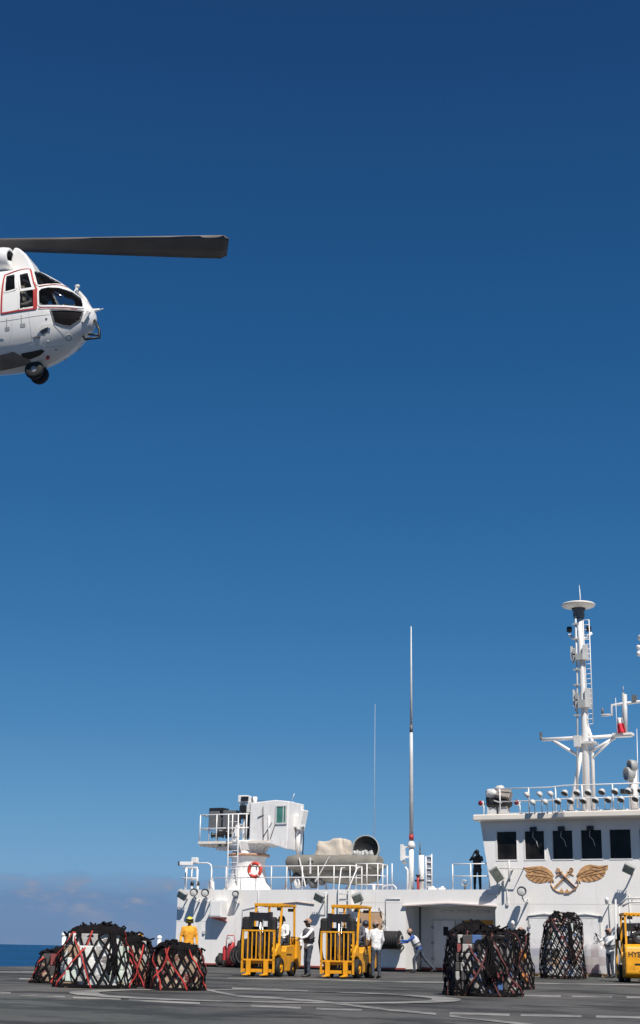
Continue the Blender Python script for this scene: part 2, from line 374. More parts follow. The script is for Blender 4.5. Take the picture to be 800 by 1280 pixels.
m = MB(); m.box2((.05, .06, -.01), (8.1, 9.9, .12)); m.box2((8.1, -.1, -.01), (9.25, 9.9, .12)); m.box2((9.25, .06, -.01), (11.85, 9.9, .12)); m.box2((11.85, 1.96, -.01), (16.04, 9.9, .12)); m.box2((16.04, .06, -.01), (34, 9.9, .12))
m.build('base_shadow_strip', BLACK, house)  # inset base coloured black as the shadow under the wall
m = MB()                                            # peaked drip cap over the alcove, pipe at its jamb
pk = [(11.72, 2.80), (13.9, 2.92), (16.12, 2.80)]
for (x0, z0), (x1, z1) in zip(pk, pk[1:]): m.bar((x0, -.06, z0), (x1, -.06, z1), .12, .05)
split_build(m, 'drip_cap', mat('drip_cap_paint', (.60, .50, .47), .5), house)
m = MB(); m.tube([(12.06, 1.2, .1), (12.06, 1.2, 2.78)], .055, 10); m.build('drain_pipe', DGREY, house)
def house_door(x0, x1, z0, z1, y, win=None):
    m = MB(); d = .05
    for a_, b_ in (((x0 - .06, z0), (x0, z1)), ((x1, z0), (x1 + .06, z1)), ((x0 - .06, z1), (x1 + .06, z1 + .06))): m.box2((a_[0], y - .06, a_[1]), (b_[0], y + .02, b_[1]))
    fr = m.build('door', LGREY, house)
    m = MB(); m.box2((x0, y - d, z0), (x1, y + .02, z1)); m.build('panel', WHITE2, fr)
    m = MB()
    for k in (.15, .5, .85): zc = z0 + (z1 - z0) * k; m.box2((x0 - .09, y - .09, zc - .07), (x0 + .03, y - .06, zc + .07))
    split_build(m, 'hinge', GREY, fr)
    m = MB(); m.box2((x1 - .2, y - .12, z0 + 1.02), (x1 - .06, y - .051, z0 + 1.07)); m.build('handle', GREY, fr)
    if win:
        m = MB(); m.box2((win[0], y - d - .004, win[1]), (win[2], y - d + .01, win[3])); m.build('window', GLASSK, fr)
    return fr
house_door(12.45, 13.45, .3, 2.22, 1.9, (12.93, 1.58, 13.17, 1.96))
house_door(17.6, 18.9, .2, 2.32, 0, (18.2, 1.72, 18.62, 1.98))
house_door(19.42, 20.6, .2, 2.32, 0, (19.5, 1.72, 19.88, 1.98))
m = MB()
for x0, x1 in ((17.5, 19.0), (19.32, 20.7)):
    xm = (x0 + x1) / 2
    m.bar((x0, -.05, 2.41), (xm, -.05, 2.50), .10, .035); m.bar((xm, -.05, 2.50), (x1, -.05, 2.41), .10, .035)
split_build(m, 'door_hood', LGREY, house)
m = MB(); m.box2((13.95, 1.84, 1.2), (15.3, 1.9, 2.26)); m.build('orange_panel', ORANGE, house)
m = MB(); m.box2((15.33, 1.75, .3), (15.9, 1.9, 2.3)); m.box2((13.55, 1.86, .3), (13.85, 1.9, 2.3)); split_build(m, 'locker_front', LGREY, house)
m = MB()
for x in (13.1, 13.9, 14.8): m.tube([(x, 1.1, 2.62), (x + .6, 1.1, 2.62)], .05, 8)
split_build(m, 'fluorescent_tube', LENS, house)

for pts in ([(3.6, -.03, .2), (3.6, -.03, 2.6), (4.4, -.03, 2.75), (4.4, -.03, 3.48)], [(10.9, -.03, 1.9), (10.9, -.03, 3.1), (11.6, -.03, 3.1)], [(16.6, -.03, 2.95), (16.6, -.03, 3.55)], [(21.9, -.03, .2), (21.9, -.03, 3.3)], [(7.2, -.03, 2.4), (7.9, -.03, 2.4), (7.9, -.03, 3.4)]):
    m = MB(); m.tube(pts, .018, 6); m.build('conduit', LGREY, house)
for x, z in ((.45, 1.55), (1.55, 1.55), (4.4, 2.6), (10.9, 1.8), (21.9, 1.5), (16.6, 2.9), (5.6, 2.2)):
    m = MB(); m.box2((x - .06, -.07, z - .08), (x + .06, -.001, z + .08), .01); m.build('junction_box', LGREY, house)
# bridge: front wall pieces round the five window openings, body behind, sloping left end
WX = [(16.17, 17.07), (17.44, 18.31), (18.69, 19.56), (19.94, 20.83), (21.18, 22.07), (22.45, 23.34), (23.72, 24.6)]
ZW0, ZW1, ZB = 4.76, 5.95, 6.42
def xl(z): return 15.86 - (z - ZR) * .155
m = MB()
m.prism([(xl(ZR), 0, ZR), (34, 0, ZR), (34, 0, ZW0), (xl(ZW0), 0, ZW0)], (0, .14, 0))
m.prism([(xl(ZW1), 0, ZW1), (34, 0, ZW1), (34, 0, ZB), (xl(ZB), 0, ZB)], (0, .14, 0))
m.prism([(xl(ZW0), 0, ZW0), (WX[0][0], 0, ZW0), (WX[0][0], 0, ZW1), (xl(ZW1), 0, ZW1)], (0, .14, 0))
for (a_, b_), (c_, d_) in zip(WX, WX[1:]): m.box2((b_, 0, ZW0), (c_, .14, ZW1))
m.box2((WX[-1][1], 0, ZW0), (34, .14, ZW1))
m.prism([(xl(ZR), .14, ZR), (34, .14, ZR), (34, .14, ZB), (xl(ZB), .14, ZB)], (0, 6.8, 0))
m.build('bridge_wall', WHITE, house)
for i, (a_, b_) in enumerate(WX):
    m = MB(); m.box2((a_, .07, ZW0), (b_, .138, ZW1)); wdw = m.build('window', GLASSK, house)
    m = MB()
    for p, q in (((a_ - .05, ZW0 - .05), (b_ + .05, ZW0)), ((a_ - .05, ZW1), (b_ + .05, ZW1 + .04)), ((a_ - .04, ZW0), (a_, ZW1)), ((b_, ZW0), (b_ + .04, ZW1))): m.box2((p[0], -.02, p[1]), (q[0], .001, q[1]))
    m.build('frame', WHITE2, wdw)
    if 1 <= i <= 3:
        xm = (a_ + b_) / 2 - .02; m = MB(); m.box2((xm - .14, -.12, ZW1 - .02), (xm + .14, .06, ZW1 + .17)); m.build('wiper', BLACK, wdw); m = MB(); m.tube([(xm, -.06, ZW1), (xm - .06, .02, ZW1 - .25), (xm + .1, .03, ZW1 - .42), (xm + .16, .04, ZW1 - .68)], .016, 6); m.build('wiper_arm', LGREY, wdw)
# roof slab with deep eave, deeper to the right
m = MB()
pl = [(15.24, -.5), (18.86, -.5), (19.50, -.97), (35, -.97), (35, 7.2), (15.24, 7.2)]
m.prism([(x, y, 6.40) for x, y in pl], (0, 0, .27))
m.build('roof', CREAM, house, bevel=.05)

# emblem: two spread wings and crossed anchors in gold on the bridge wall
def emb(px, py, y): p = wall(px, py); return V((p.x, y, p.z))
def wing(pts, feathers, name='emblem_wing'):
    m = MB(); m.prism([emb(x, y, -.006) for x, y in pts], (0, -.012, 0)); wg = m.build(name, GOLD, house)
    m = MB()
    for f in feathers: m.tube([emb(x, y, -.02) for x, y in f], .012, 5)
    m.build('feather_line', GOLDD, wg)
wing([(654, 1084.5), (660, 1084), (668, 1083), (677, 1082.5), (684, 1085), (689, 1089), (692.5, 1095), (690, 1099), (685, 1102), (676, 1104), (668, 1103), (661, 1099), (657, 1094), (659, 1090)],
     [[(661, 1091), (668, 1088.5), (676, 1088), (684, 1091), (690, 1096)], [(660, 1094), (670, 1095), (680, 1096), (689, 1098)], [(661, 1097), (666, 1095.5)], [(665, 1101), (671, 1096)], [(670, 1103), (676, 1097)], [(676, 1103.5), (681, 1097.5)], [(682, 1102.5), (686, 1098)],
      [(654, 1084.5), (662, 1087), (670, 1085.5)], [(667, 1090), (674, 1091.5), (682, 1093)]])
wing([(760, 1081), (754, 1082), (746, 1082), (738, 1080.5), (731, 1082), (725, 1087), (720.5, 1095), (724, 1099.5), (730, 1102), (737, 1102.5), (745, 1101), (752, 1098), (757, 1092), (757.5, 1088), (760, 1086)],
     [[(757, 1086), (748, 1089), (738, 1087), (729, 1091), (722, 1096)], [(756, 1091), (745, 1093), (734, 1095), (724, 1098)], [(755, 1095), (750, 1092.5)], [(750, 1098), (744, 1094)], [(744, 1101), (738, 1095)], [(738, 1102), (732, 1096.5)], [(731, 1101.5), (727, 1098)],
      [(759, 1082.5), (750, 1085), (740, 1083.5)], [(752, 1087.5), (742, 1090), (732, 1093)]])
def anchor(ring, stock, crown, fl, y):
    m = MB(); P = lambda q: emb(q[0], q[1], y)
    m.torus(P(ring), .075, .02, (0, 1, 0), 16, 6)
    m.bar(P(ring), P(crown), .065, .02, up=(0, 1, 0)); m.bar(P(stock[0]), P(stock[1]), .05, .02, up=(0, 1, 0))
    m.tube([P(q) for q in fl], [.016, .022, .026, .026, .022, .016][:len(fl)], 6)
    for q, d in ((fl[0], -1), (fl[-1], 1)):
        c = P(q); m.prism([c + V((-.13, 0, -.03)), c + V((.13, 0, -.03)), c + V((.02, 0, .15))], (0, -.02, 0))
    an = m.build('emblem_anchor', GOLD, house)
    m = MB(); m.tube([P(ring) + V((.06, -.03, -.1)), P(crown) + V((.06, -.03, 0))], .012, 5); m.build('dark_outline', GOLDD, an).name = 'outline'  # brown outline of the emblem along the anchor shank
anchor((714.5, 1087), ((709, 1089.5), (717.5, 1094.5)), (692, 1111), [(689.5, 1101), (689, 1106), (692, 1111), (697, 1114.5), (702, 1115)], -.022)
anchor((698, 1087.5), ((703.5, 1089.5), (695.5, 1095)), (720, 1110.5), [(723.5, 1100.5), (723.5, 1105), (720, 1110.5), (714, 1114.5), (709, 1115.5)], -.046)

# ---------------------------------------------------------------- lamps fixed to the deckhouse
def round_flood(px, py, label, off=.62, r=.185, aim=(.34, -.92, -.12), name='round_floodlight', grp='round floodlights on the deckhouse wall'):
    p = wall(px, py, -off); t_ = thing(name, label, 'floodlight', (p.x, 0, p.z - .15), 0, grp); c = V((0, -off, .15)); ax = V(aim).normalized()
    m = MB(); m.lathe([(.0, -.47), (r * .6, -.46), (r * .8, -.38), (r * .85, -.2), (r, -.1), (r, .03), (r * .88, .03)], c, ax, 20); m.build('housing', BLACK, t_)
    m = MB(); m.lathe([(0, .02), (r * .5, .015), (r * .86, -.005)], c, ax, 20); m.build('lens', LENS, t_)
    m = MB(); m.tube([(0, .02, -.25), (0, -off * .6, -.25), (0, -off + .08, -.12), (0, -off + .1, .02)], .03, 6); m.tube([(0, .0, -.1), (0, -off * .55, -.24)], .02, 5); m.build('bracket', WHITE2, t_)
    return t_
def box_flood(px, py, label, off=.6, size=(.46, .2, .40), spin=.5, tilt=-.5, yaw=.2, frame=GREY):
    p = wall(px, py, -off); t_ = thing('box_floodlight', label, 'floodlight', (p.x, 0, p.z - .1), 0, 'box floodlights on the deckhouse wall')
    rot = M.Rotation(yaw, 3, 'Z') @ M.Rotation(spin, 3, 'Y') @ M.Rotation(-tilt, 3, 'X'); c = V((0, -off, .1))
    m = MB(); m.box(c, size, rot, .03); hs_ = m.build('housing', frame, t_)
    m = MB(); m.box(c + rot @ V((0, -size[1] / 2 - .006, 0)), (size[0] * .82, .02, size[2] * .78), rot); m.build('lens', mat('worn_lens', (.20, .22, .19), .35, var=.3, scale=6), t_)
    m = MB()
    for k in range(5): m.box(c + rot @ V(((k - 2) * size[0] * .18, size[1] / 2 + .03, 0)), (.02, .06, size[2] * .8), rot)
    m.build('cooling_fin', frame, t_)
    m = MB(); m.tube([(0, .02, -.05), (0, -off * .5, -.05), (0, -off + .12, .06)], .035, 6); m.build('bracket', WHITE2, t_)
    return t_
box_flood(228, 1118.5, 'weathered dark box floodlight at the far left end of the white wall', spin=.5, off=.5)
round_flood(242, 1115.5, 'black rimmed round floodlight directly above the man in yellow')
round_flood(256, 1116, 'white faced round floodlight just left of the white wall locker')
round_flood(294, 1117.5, 'small round floodlight at the roof edge right of the white wall locker', off=.45, r=.15)
box_flood(399, 1121.5, 'greenish box floodlight on the wall between the two yellow forklifts on the left', spin=.45, off=.55)
box_flood(447, 1122, 'grey box floodlight above the ladder and the second yellow forklift', spin=-.35, off=.5)
box_flood(620.5, 1092, 'large grey box floodlight tilted steeply beside the roof photographer', size=(.42, .2, .72), spin=-.55, off=.5, frame=LGREY)
box_flood(786, 1086, 'grey box floodlight right of the winged emblem', spin=.45, off=.65)
round_flood(652, 1114, 'round floodlight below the left emblem wing', off=.85, r=.2, aim=(.2, -.95, -.1))

lk = thing('wall_locker', 'white box locker hung on the wall casting a big slanted shadow', 'locker', (2.62, 0, 2.15), 0)
m = MB(); m.box2((-.5, -.55, .08), (.16, 0, .86), .02); m.build('case', WHITE2, lk)
m = MB(); m.prism([(-.5, -.55, .08), (.16, -.55, .08), (.16, 0, -.1), (-.5, 0, .02)], (0, 0, -.03)); m.build('red_underside', BRED, lk)
m = MB(); m.box2((-.44, -.57, .14), (.10, -.551, .8), .01); m.build('lid', WHITE, lk)
# ---------------------------------------------------------------- railings and roof gear of the lower house
def railing(name, label, pts, h=1.07, n_posts=8, rails=(1.0, .52), r=.025, group='white railings', closed_top=True):
    """posts stand along the polyline; rails follow it"""
    pts = [V(p) for p in pts]; t_ = thing(name, label, 'railing', pts[0], 0, group)
    loc = [p - pts[0] for p in pts]; seg = [(a, b) for a, b in zip(loc, loc[1:])]; tot = sum((b - a).length for a, b in seg)
    for k in range(n_posts):
        dd = tot * k / (n_posts - 1); 
        for a, b in seg:
            if dd <= (b - a).length + 1e-6: p = a + (b - a).normalized() * dd; break
            dd -= (b - a).length
        m = MB(); m.tube([p, p + V((0, 0, h))], r * 1.15, 8); m.build('post', RAILW, t_)
    for f in rails:
        m = MB(); m.tube([p + V((0, 0, h * f)) for p in loc], r, 8); m.build('rail', RAILW, t_)
    return t_
railing('railing', 'long white lower roof railing in front of the crane pedestal and covered boat', [(1.75, .12, ZR), (9.05, .12, ZR), (9.3, .9, ZR)], n_posts=11)
railing('railing', 'short white railing in the left corner of the lower roof', [(.12, 1.6, ZR), (.12, .12, ZR), (.95, .12, ZR)], n_posts=5, h=1.05)
railing('railing', 'white railing cage around the ladder head right of the covered boat', [(9.35, .15, ZR), (10.45, .15, ZR), (10.45, 1.2, ZR)], n_posts=5, h=1.15, rails=(1, .55, .2))
railing('railing', 'short white railing in front of the roof photographer', [(14.05, .12, ZR), (15.75, .12, ZR)], n_posts=3, h=1.1)
for px, lab in ((490, 'lone white stanchion with a curved foot left of the tall whip antenna'),):
    p = wall(px, 1112, .15); t_ = thing('stanchion', lab, 'stanchion', (p.x, .15, ZR))
    m = MB(); m.tube([(0, 0, 0), (0, 0, 1.15)], .028, 8); m.build('post', RAILW, t_)
    m = MB(); m.tube([(-.45, 0, 0), (-.45, 0, .12), (-.2, 0, .2), (.08, 0, .2), (.2, 0, .08), (.2, 0, 0)], .03, 8); m.build('hose_arm', RAILW, t_)
# gooseneck vent pipe
t_ = thing('vent_pipe', 'white bent vent pipe in the left roof corner with a swollen foot', 'vent pipe', (1.55, .5, ZR))
m = MB(); m.tube([(0, 0, 0), (0, 0, .3), (-.02, 0, 1.05), (-.08, 0, 1.2), (-.25, 0, 1.27), (-1.1, 0, 1.27)], .035, 8); m.build('pipe', WHITE2, t_)
m = MB(); m.lathe([(.16, 0), (.15, .35), (.06, .55), (.04, .6)], (0, 0, 0), n=12); m.build('foot', WHITE2, t_)
# camera / searchlight on the corner post
p = wall(233, 1077, .3); t_ = thing('security_camera', 'white box camera on the left corner railing', 'camera', (p.x, .3, ZR))
m = MB(); m.tube([(0, 0, 0), (0, 0, 1.15)], .04, 8); m.build('post', RAILW, t_)
m = MB(); m.bar((-.3, -.1, 1.24), (.35, .05, 1.24), .2, .17, .02); m.build('housing', WHITE2, t_)
m = MB(); m.bar((-.36, -.12, 1.24), (-.29, -.1, 1.24), .22, .19); m.build('lens_hood', BLACK, t_)
m = MB(); m.box((.42, .1, 1.4), (.3, .24, .26), None, .03); m.build('junction_box', WHITE2, t_)
for px in (240, 247):
    p = wall(px, 1108, .35); t_ = thing('bollard_light', 'small black capped roof lamp, ' + ('left' if px == 240 else 'right') + ' one above the round floodlights', 'lamp', (p.x, .35, ZR), 0, 'small roof lamps')
    m = MB(); m.tube([(0, 0, 0), (0, 0, .22)], .06, 8); m.build('stem', WHITE2, t_); m = MB(); m.lathe([(.0, .42), (.07, .4), (.09, .3), (.09, .22), (0, .22)], n=12); m.build('cap', BLACK, t_)

# ---- crane with operator cab
cr = thing('deck_crane', 'white pedestal crane with railed platform and green windowed operator cab', 'crane', (2.2, 2.9, ZR))
X0, Y0, Z0 = 2.2, 2.9, ZR
def C3(px, py, y=2.5): p = wall(px, py, y); return V((p.x - X0, y - Y0, p.z - Z0))
m = MB(); m.lathe([(1.25, 0), (1.2, .2), (.98, .45), (.86, .9), (.82, 1.55), (.95, 1.72), (.95, 1.8), (.8, 1.86), (.8, 2.0), (1.05, 2.35), (1.05, 2.45), (0, 2.45)], (.05, 0, 0), n=32); split_build(m, 'pedestal', WHITE2, cr)
m = MB(); m.lathe([(.97, 1.70), (1.04, 1.72), (1.04, 1.82), (.97, 1.84)], (.05, 0, 0), n=32); m.build('rust_ring', mat('rusty_ring', (.42, .25, .17), .7, var=.3, scale=5), cr)
m = MB()
for a in range(8):
    q = a * math.pi / 4; m.prism([(.05 + .82 * math.cos(q), .82 * math.sin(q), 1.86), (.05 + 1.15 * math.cos(q), 1.15 * math.sin(q), 2.35), (.05 + .82 * math.cos(q), .82 * math.sin(q), 2.35)], (.03 * -math.sin(q), .03 * math.cos(q), 0))
split_build(m, 'gusset', WHITE2, cr)
m = MB(); m.box2((-2.35, -.95, 2.30), (1.6, 1.0, 2.42)); m.build('platform', CREAM, cr)
m = MB()
for k in range(9): m.box2((-2.3 + k * .42, -.9, 2.2), (-2.26 + k * .42, .9, 2.295))
m.box2((-1.5, -.6, 2.02), (-.8, .3, 2.19)); split_build(m, 'platform_beams', CREAM, cr)
cab = MB()
z_of = lambda py: C3(340, py).z
xa, xb, xc = C3(318, 1030).x, C3(349, 1030).x, C3(365, 1030).x
zt, zb1, zb2 = z_of(1004), z_of(1055), z_of(1063)
cab.prism([(xa, -.9, zb1), (xb - .3, -.9, zb1), (xc, -.9, zb2), (xc + .06, -.9, zt + .02), (xb, -.9, zt + .1), (xa, -.9, zt)], (0, 1.7, 0))
cab.build('cab', WHITE2, cr, bevel=.04)
m = MB()
xw0, xw1 = xb + .12, xc - .1; zw0, zw1 = z_of(1030), z_of(1010)
m.box2((xw0, -.93, zw0), (xw1, -.905, zw1)); wn_ = m.build('cab_window', GREENG, cr)
m = MB()
for a, b in (((xw0 - .07, zw0 - .07), (xw1 + .07, zw0)), ((xw0 - .07, zw1), (xw1 + .07, zw1 + .06)), ((xw0 - .07, zw0), (xw0, zw1)), ((xw1, zw0), (xw1 + .07, zw1)), (((xw0 + xw1) / 2 + .1, zw0), ((xw0 + xw1) / 2 + .14, zw1))): m.box2((a[0], -.955, a[1]), (b[0], -.903, b[1]))
m.build('window_frame', LGREY, wn_)
m = MB()
for a, b in (((329, 1008), (329, 1050)), ((330, 1018), (322, 1022)), ((329, 1046), (340, 1028)), ((338, 1048), (346, 1024))): m.tube([C3(*a, 1.97), C3(*b, 1.97)], .02, 5)
m.build('grab_rail', DGREY, cr)
m = MB(); m.tube([C3(365, 1000, 2.5), C3(368, 992, 2.5)], .015, 5); m.build('whip_aerial', RAILW, cr)
m = MB(); m.box(C3(372, 1027, 2.9), (.65, .5, .62), None, .05); m.box(C3(378, 1025, 2.9), (.2, .6, 1.0), M.Rotation(.2, 3, 'Y'), .05); m.build('luffing_head', WHITE2, cr)
m = MB(); m.tube([C3(373, 1034, 2.9), C3(372.5, 1075, 2.9)], .11, 10); m.build('boom_rest_pole', WHITE2, cr)
m = MB(); m.tube([C3(379, 1033, 2.9), C3(379.5, 1047, 2.9), C3(378, 1072, 2.9)], .03, 6); m.build('cable', BLACK, cr)
m = MB(); m.tube([C3(366, 1014, 2.9), C3(366, 1002, 2.9)], .03, 6); m.tube([C3(377, 1014, 2.9), C3(377, 1008, 2.9)], .03, 6); split_build(m, 'head_post', RAILW, cr)
# platform guard rails
pc = [(-2.3, .9), (-2.3, -.9), (xa - .05, -.9)]
for x, y in ((-2.3, .9), (-2.3, 0), (-2.3, -.9), (-1.35, -.9), (-.45, -.9), (.35, -.9)):
    m = MB(); m.tube([(x, y, 2.42), (x, y, 3.72)], .03, 8); m.build('guard_post', RAILW, cr)
for z in (3.72, 3.05):
    m = MB(); m.tube([(x, y, z) for x, y in pc], .028, 8); m.build('guard_rail', RAILW, cr)
m = MB(); m.tube([(1.6, -.93, 2.45), (1.6, -.93, 3.6)], .03, 6); m.build('guard_post', RAILW, cr)
# winch gear on the platform
m = MB(); m.box(C3(271, 1024, 3.0), (.62, .6, .9), None, .03); m.box(C3(290, 1026, 3.0), (.75, .6, 1.0), None, .03); split_build(m, 'control_cabinet', DGREY, cr)
m = MB(); m.box(C3(274, 1012, 3.0), (.8, .66, .12), None, .02); m.build('cabinet_lid', BLACK, cr)
m = MB()
for px, py, r_ in ((281, 1040, .22), (290, 1042, .26), (272, 1044, .16)):
    m.lathe([(0, -.3), (r_, -.3), (r_ * .7, -.25), (r_ * .7, .25), (r_, .3), (0, .3)], C3(px, py, 2.7), (1, .2, 0), 16)
split_build(m, 'winch_drum', BLACK, cr)
m = MB(); m.bar(C3(293, 1052, 2.4), C3(300, 1030, 2.4), .3, .25); m.tube([C3(302, 1046, 2.2), C3(308, 1040, 2.2), C3(304, 1034, 2.2)], .05, 6); split_build(m, 'hydraulic_ram', WHITE2, cr)
m = MB()
m.box(C3(306, 999, 2.7), (.52, .5, .35), None, .03); m.box(C3(303, 1012, 2.7), (.12, .4, .75)); m.box(C3(312, 1012, 2.7), (.12, .4, .75)); m.tube([C3(319, 996, 2.7), C3(318, 1008, 2.7)], .12, 8)
m.box(C3(307, 1030, 2.75), (.16, .3, 1.6)); m.build('winch_tower', WHITE2, cr)
m = MB(); m.box(C3(306, 998.5, 2.42), (.40, .06, .22)); m.box(C3(305, 1011, 2.6), (.34, .3, .32)); m.box(C3(303, 1021, 2.6), (.36, .4, .2)); m.box(C3(314, 1040, 2.7), (.36, .5, .6)); m.tube([C3(315, 998, 2.5), C3(316, 1015, 2.5), C3(312, 1030, 2.5)], .04, 6); m.box(C3(314, 1024, 2.7), (.32, .5, .62)); split_build(m, 'motor', BLACK, cr)
m = MB(); m.tube([C3(317, 1001, 2.7), C3(335, 1001.5, 2.7), C3(348, 1004, 2.7)], .014, 5); m.build('wire', BLACK, cr)
m = MB()
for px in (284.2, 296.5): m.tube([V((C3(px, 1113, 1.75).x, -1.15, 0)), V((C3(px, 1060, 1.75).x, -1.15, 3.7))], .03, 8)
xl_, xr_ = C3(284.2, 1090, 1.75).x, C3(296.5, 1090, 1.75).x
for k in range(12): m.tube([(xl_, -1.15, .25 + k * .28), (xr_, -1.15, .25 + k * .28)], .012, 5)
m.build('ladder', RAILW, cr)
# lifebuoy on the railing
p = wall(318.5, 1087.5, .05); lb = thing('lifebuoy', 'red lifebuoy ring hanging on the roof railing below the crane', 'lifebuoy', p)
m = MB()
m.torus((0, 0, 0), .31, .085, (0, 1, 0), 28, 10); m.build('ring', mat('lifebuoy_red', (.60, .07, .045), .5, var=.15), lb)
m = MB()
for a in (.6, 2.2, 3.8, 5.4): m.tube([(.31 * math.cos(a - .12), 0, .31 * math.sin(a - .12)), (.31 * math.cos(a + .12), 0, .31 * math.sin(a + .12))], .09, 10)
m.build('reflective_band', mat('lifebuoy_band', (.62, .6, .56), .5), lb)

# ---- covered inflatable boat on the roof
rb = thing('inflatable_boat', 'brown grey inflatable boat strapped in its roof cradle under tarpaulin', 'boat', (7.2, 2.2, ZR))
def B3(px, py, y=2.0): p = wall(px, py, y); return V((p.x - 7.2, y - 2.2, p.z - ZR))
for yy, zz_ in ((1.55, 1078), (3.0, 1079)):
    m = MB(); a = [B3(px, zz_ + dz, yy) for px, dz in ((358, .5), (361, 0), (372, 0), (395, .3), (420, .5), (445, .8), (462, 1), (474, 1))]
    m.tube(a, [.12, .30, .36, .36, .36, .37, .37, .34], 16); m.build('side_tube', RIBG, rb)
m = MB(); a = [B3(368, 1084), B3(385, 1086), B3(420, 1089), B3(455, 1092), B3(472, 1090)]
m.tube(a, [.3, .5, .58, .55, .4], 12); m.build('hull', RIBG, rb)
m = MB(); m.box(B3(432, 1080, 2.2), (2.3, 1.3, .55), M.Rotation(.03, 3, 'Y'), .12); m.box(B3(455, 1077, 2.2), (1.5, 1.4, .5), None, .12); m.build('tarpaulin', RIBG, rb)
for px, py, rx, rz_ in ((430, 1076, .9, .28), (448, 1080, .8, .3), (408, 1080, .7, .22), (465, 1084, .5, .35), (395, 1077, .5, .2)):
    m = MB(); m.blob(B3(px, py, 1.75), (rx, .5, rz_), .45, 3.2, px * .1, 18, 10); m.build('tarpaulin_fold', RIBG, rb)
m = MB()
for a, b in (((374, 1072), (382, 1108)), ((412, 1071), (394, 1102)), ((388, 1072), (388, 1092))): m.bar(B3(*a, 1.15), B3(*b, 1.15), .07, .03)
split_build(m, 'strap', RAILW, rb)
m = MB()
for px, py, s_ in ((371, 1098, .35), (379, 1101, .3), (388, 1098, .34), (396, 1096, .3), (402, 1100, .28), (392, 1104, .3)): m.blob(B3(px, py, 1.9), (s_ * .7, s_, s_ * .8), .5, 3, px, 10, 7)
split_build(m, 'outboard_motor', DGREY, rb)
m = MB()
for a, b in (((360, 1084), (356, 1112)), ((362, 1084), (364, 1112)), ((405, 1092), (408, 1112)), ((445, 1094), (432, 1112)), ((470, 1090), (473, 1112))): m.tube([B3(*a), B3(*b)], .045, 6)
split_build(m, 'cradle', mat('cradle_paint', (.35, .33, .34), .6), rb)
m = MB(); m.blob(B3(372, 1103, 1.7), (.2, .2, .26), .3, 2, 3); m.build('white_bag', WHITE2, rb)
# tan canvas cover
p = wall(418, 1072, 2.6); cv = thing('canvas_cover', 'crumpled tan canvas cover over gear on top of the boat', 'cover', (p.x, 2.6, p.z))
bm = bmesh.new(); bmesh.ops.create_cube(bm, size=1); bmesh.ops.subdivide_edges(bm, edges=bm.edges[:], cuts=7, use_grid_fill=True)
for q in bm.verts:
    z = q.co.z + .5; k = 1.05 - .28 * z; d = .10 * NZ.noise(q.co * 3.1) + .05 * NZ.noise(q.co * 8)
    dirv = V((q.co.x, q.co.y, 0)); n_ = dirv.normalized() if dirv.length > 0 else V((0, 0, 1))
    fold = .035 * math.sin(q.co.x * 26 + q.co.y * 19) * (1.2 - z)
    q.co = V((q.co.x * 1.55 * k, q.co.y * 1.3 * k, -.05 + z * .80)) + n_ * (d + fold) + V((0, 0, d * .8 + (.1 if q.co.x > 0 else 0) * z))
mb = MB(); bm.verts.index_update(); mb.add([q.co.copy() for q in bm.verts], [[q.index for q in f.verts] for f in bm.faces], True); bm.free(); mb.build('canvas', TAN, cv)
# round fan hood
p = wall(456.5, 1063, 2.4); dm = thing('satellite_dome', 'round grey hood open at the front with dark interior beside the canvas cover', 'dome', (p.x, 2.4, p.z - .25))
prof = [(.68 * math.sin(a), -.1 - .6 * math.cos(a)) for a in [k * .16 for k in range(11)]]
m = MB(); ax = (.18, -.95, .22); m.lathe([(r_, z) for r_, z in prof] + [(.68, .06), (.64, .06), (.62, -.05), (.45, -.35), (0, -.5)], (0, 0, .3), ax, 28); m.build('hood', GREY, dm)
m = MB(); m.lathe([(.57, .02), (.4, -.2), (0, -.3)], (0, 0, .3), ax, 24); m.build('liner', BLACK, dm)
m = MB()
for k in range(7): m.blob((-.42 + k * .14, -.25, .06 + .05 * math.sin(k * 2.1)), (.12, .12, .16), .5, 3, k, 8, 6)
split_build(m, 'wrapped_gear', mat('wrapped_gear_cloth', (.42, .43, .42), .8, var=.4, scale=9), dm)
m = MB(); m.box((0, 0, -.42), (1.3, .9, .36), None, .06); m.build('base', RIBG, dm)

# ---- antennas
def whip(px, pyb, pyt, y, r, name, label, mats=(RAILW,)):
    p = wall(px, pyb, y); q = wall(px, pyt, y); t_ = thing(name, label, 'antenna', (p.x, y, ZR)); return t_, q.z - ZR
t_, H_ = whip(514.3, 1110, 783, 1.2, .1, 'whip_antenna', 'tall thick white whip antenna with a red band left of the bridge')
m = MB(); m.tube([(0, 0, 0), (0, 0, 1.9)], .115, 12); m.lathe([(.11, 1.9), (.2, 1.95), (.16, 2.1), (.1, 2.2)], n=12); m.build('mount_pipe', WHITE2, t_)
m = MB(); m.tube([(0, 0, 2.2), (0, 0, 6), (0, 0, 7.2)], [.1, .085, .075], 10); m.tube([(0, 0, 7.55), (0, 0, 10), (0, 0, H_)], [.065, .045, .025], 10); m.build('rod', mat('antenna_grey', (.60, .60, .60), .5), t_)
m = MB(); m.tube([(0, 0, 2.25), (0, 0, 2.5)], .108, 12); m.build('red_band', REDP, t_)
m = MB(); m.tube([(0, 0, 7.2), (0, 0, 7.55)], .078, 12); m.build('joint', DGREY, t_)
m = MB(); m.box((-.42, -.1, 1.7), (.1, .2, .72)); m.box((-.25, 0, 1.5), (.3, .1, .1)); m.box((-.2, 0, 1.95), (.25, .08, .06)); m.box((-.33, -.05, 1.68), (.06, .15, .6)); m.build('tuner_panel', WHITE2, t_)
m = MB(); m.box((-.33, 0, 1.25), (.16, .14, .16)); m.build('tuner_box', GREY, t_)
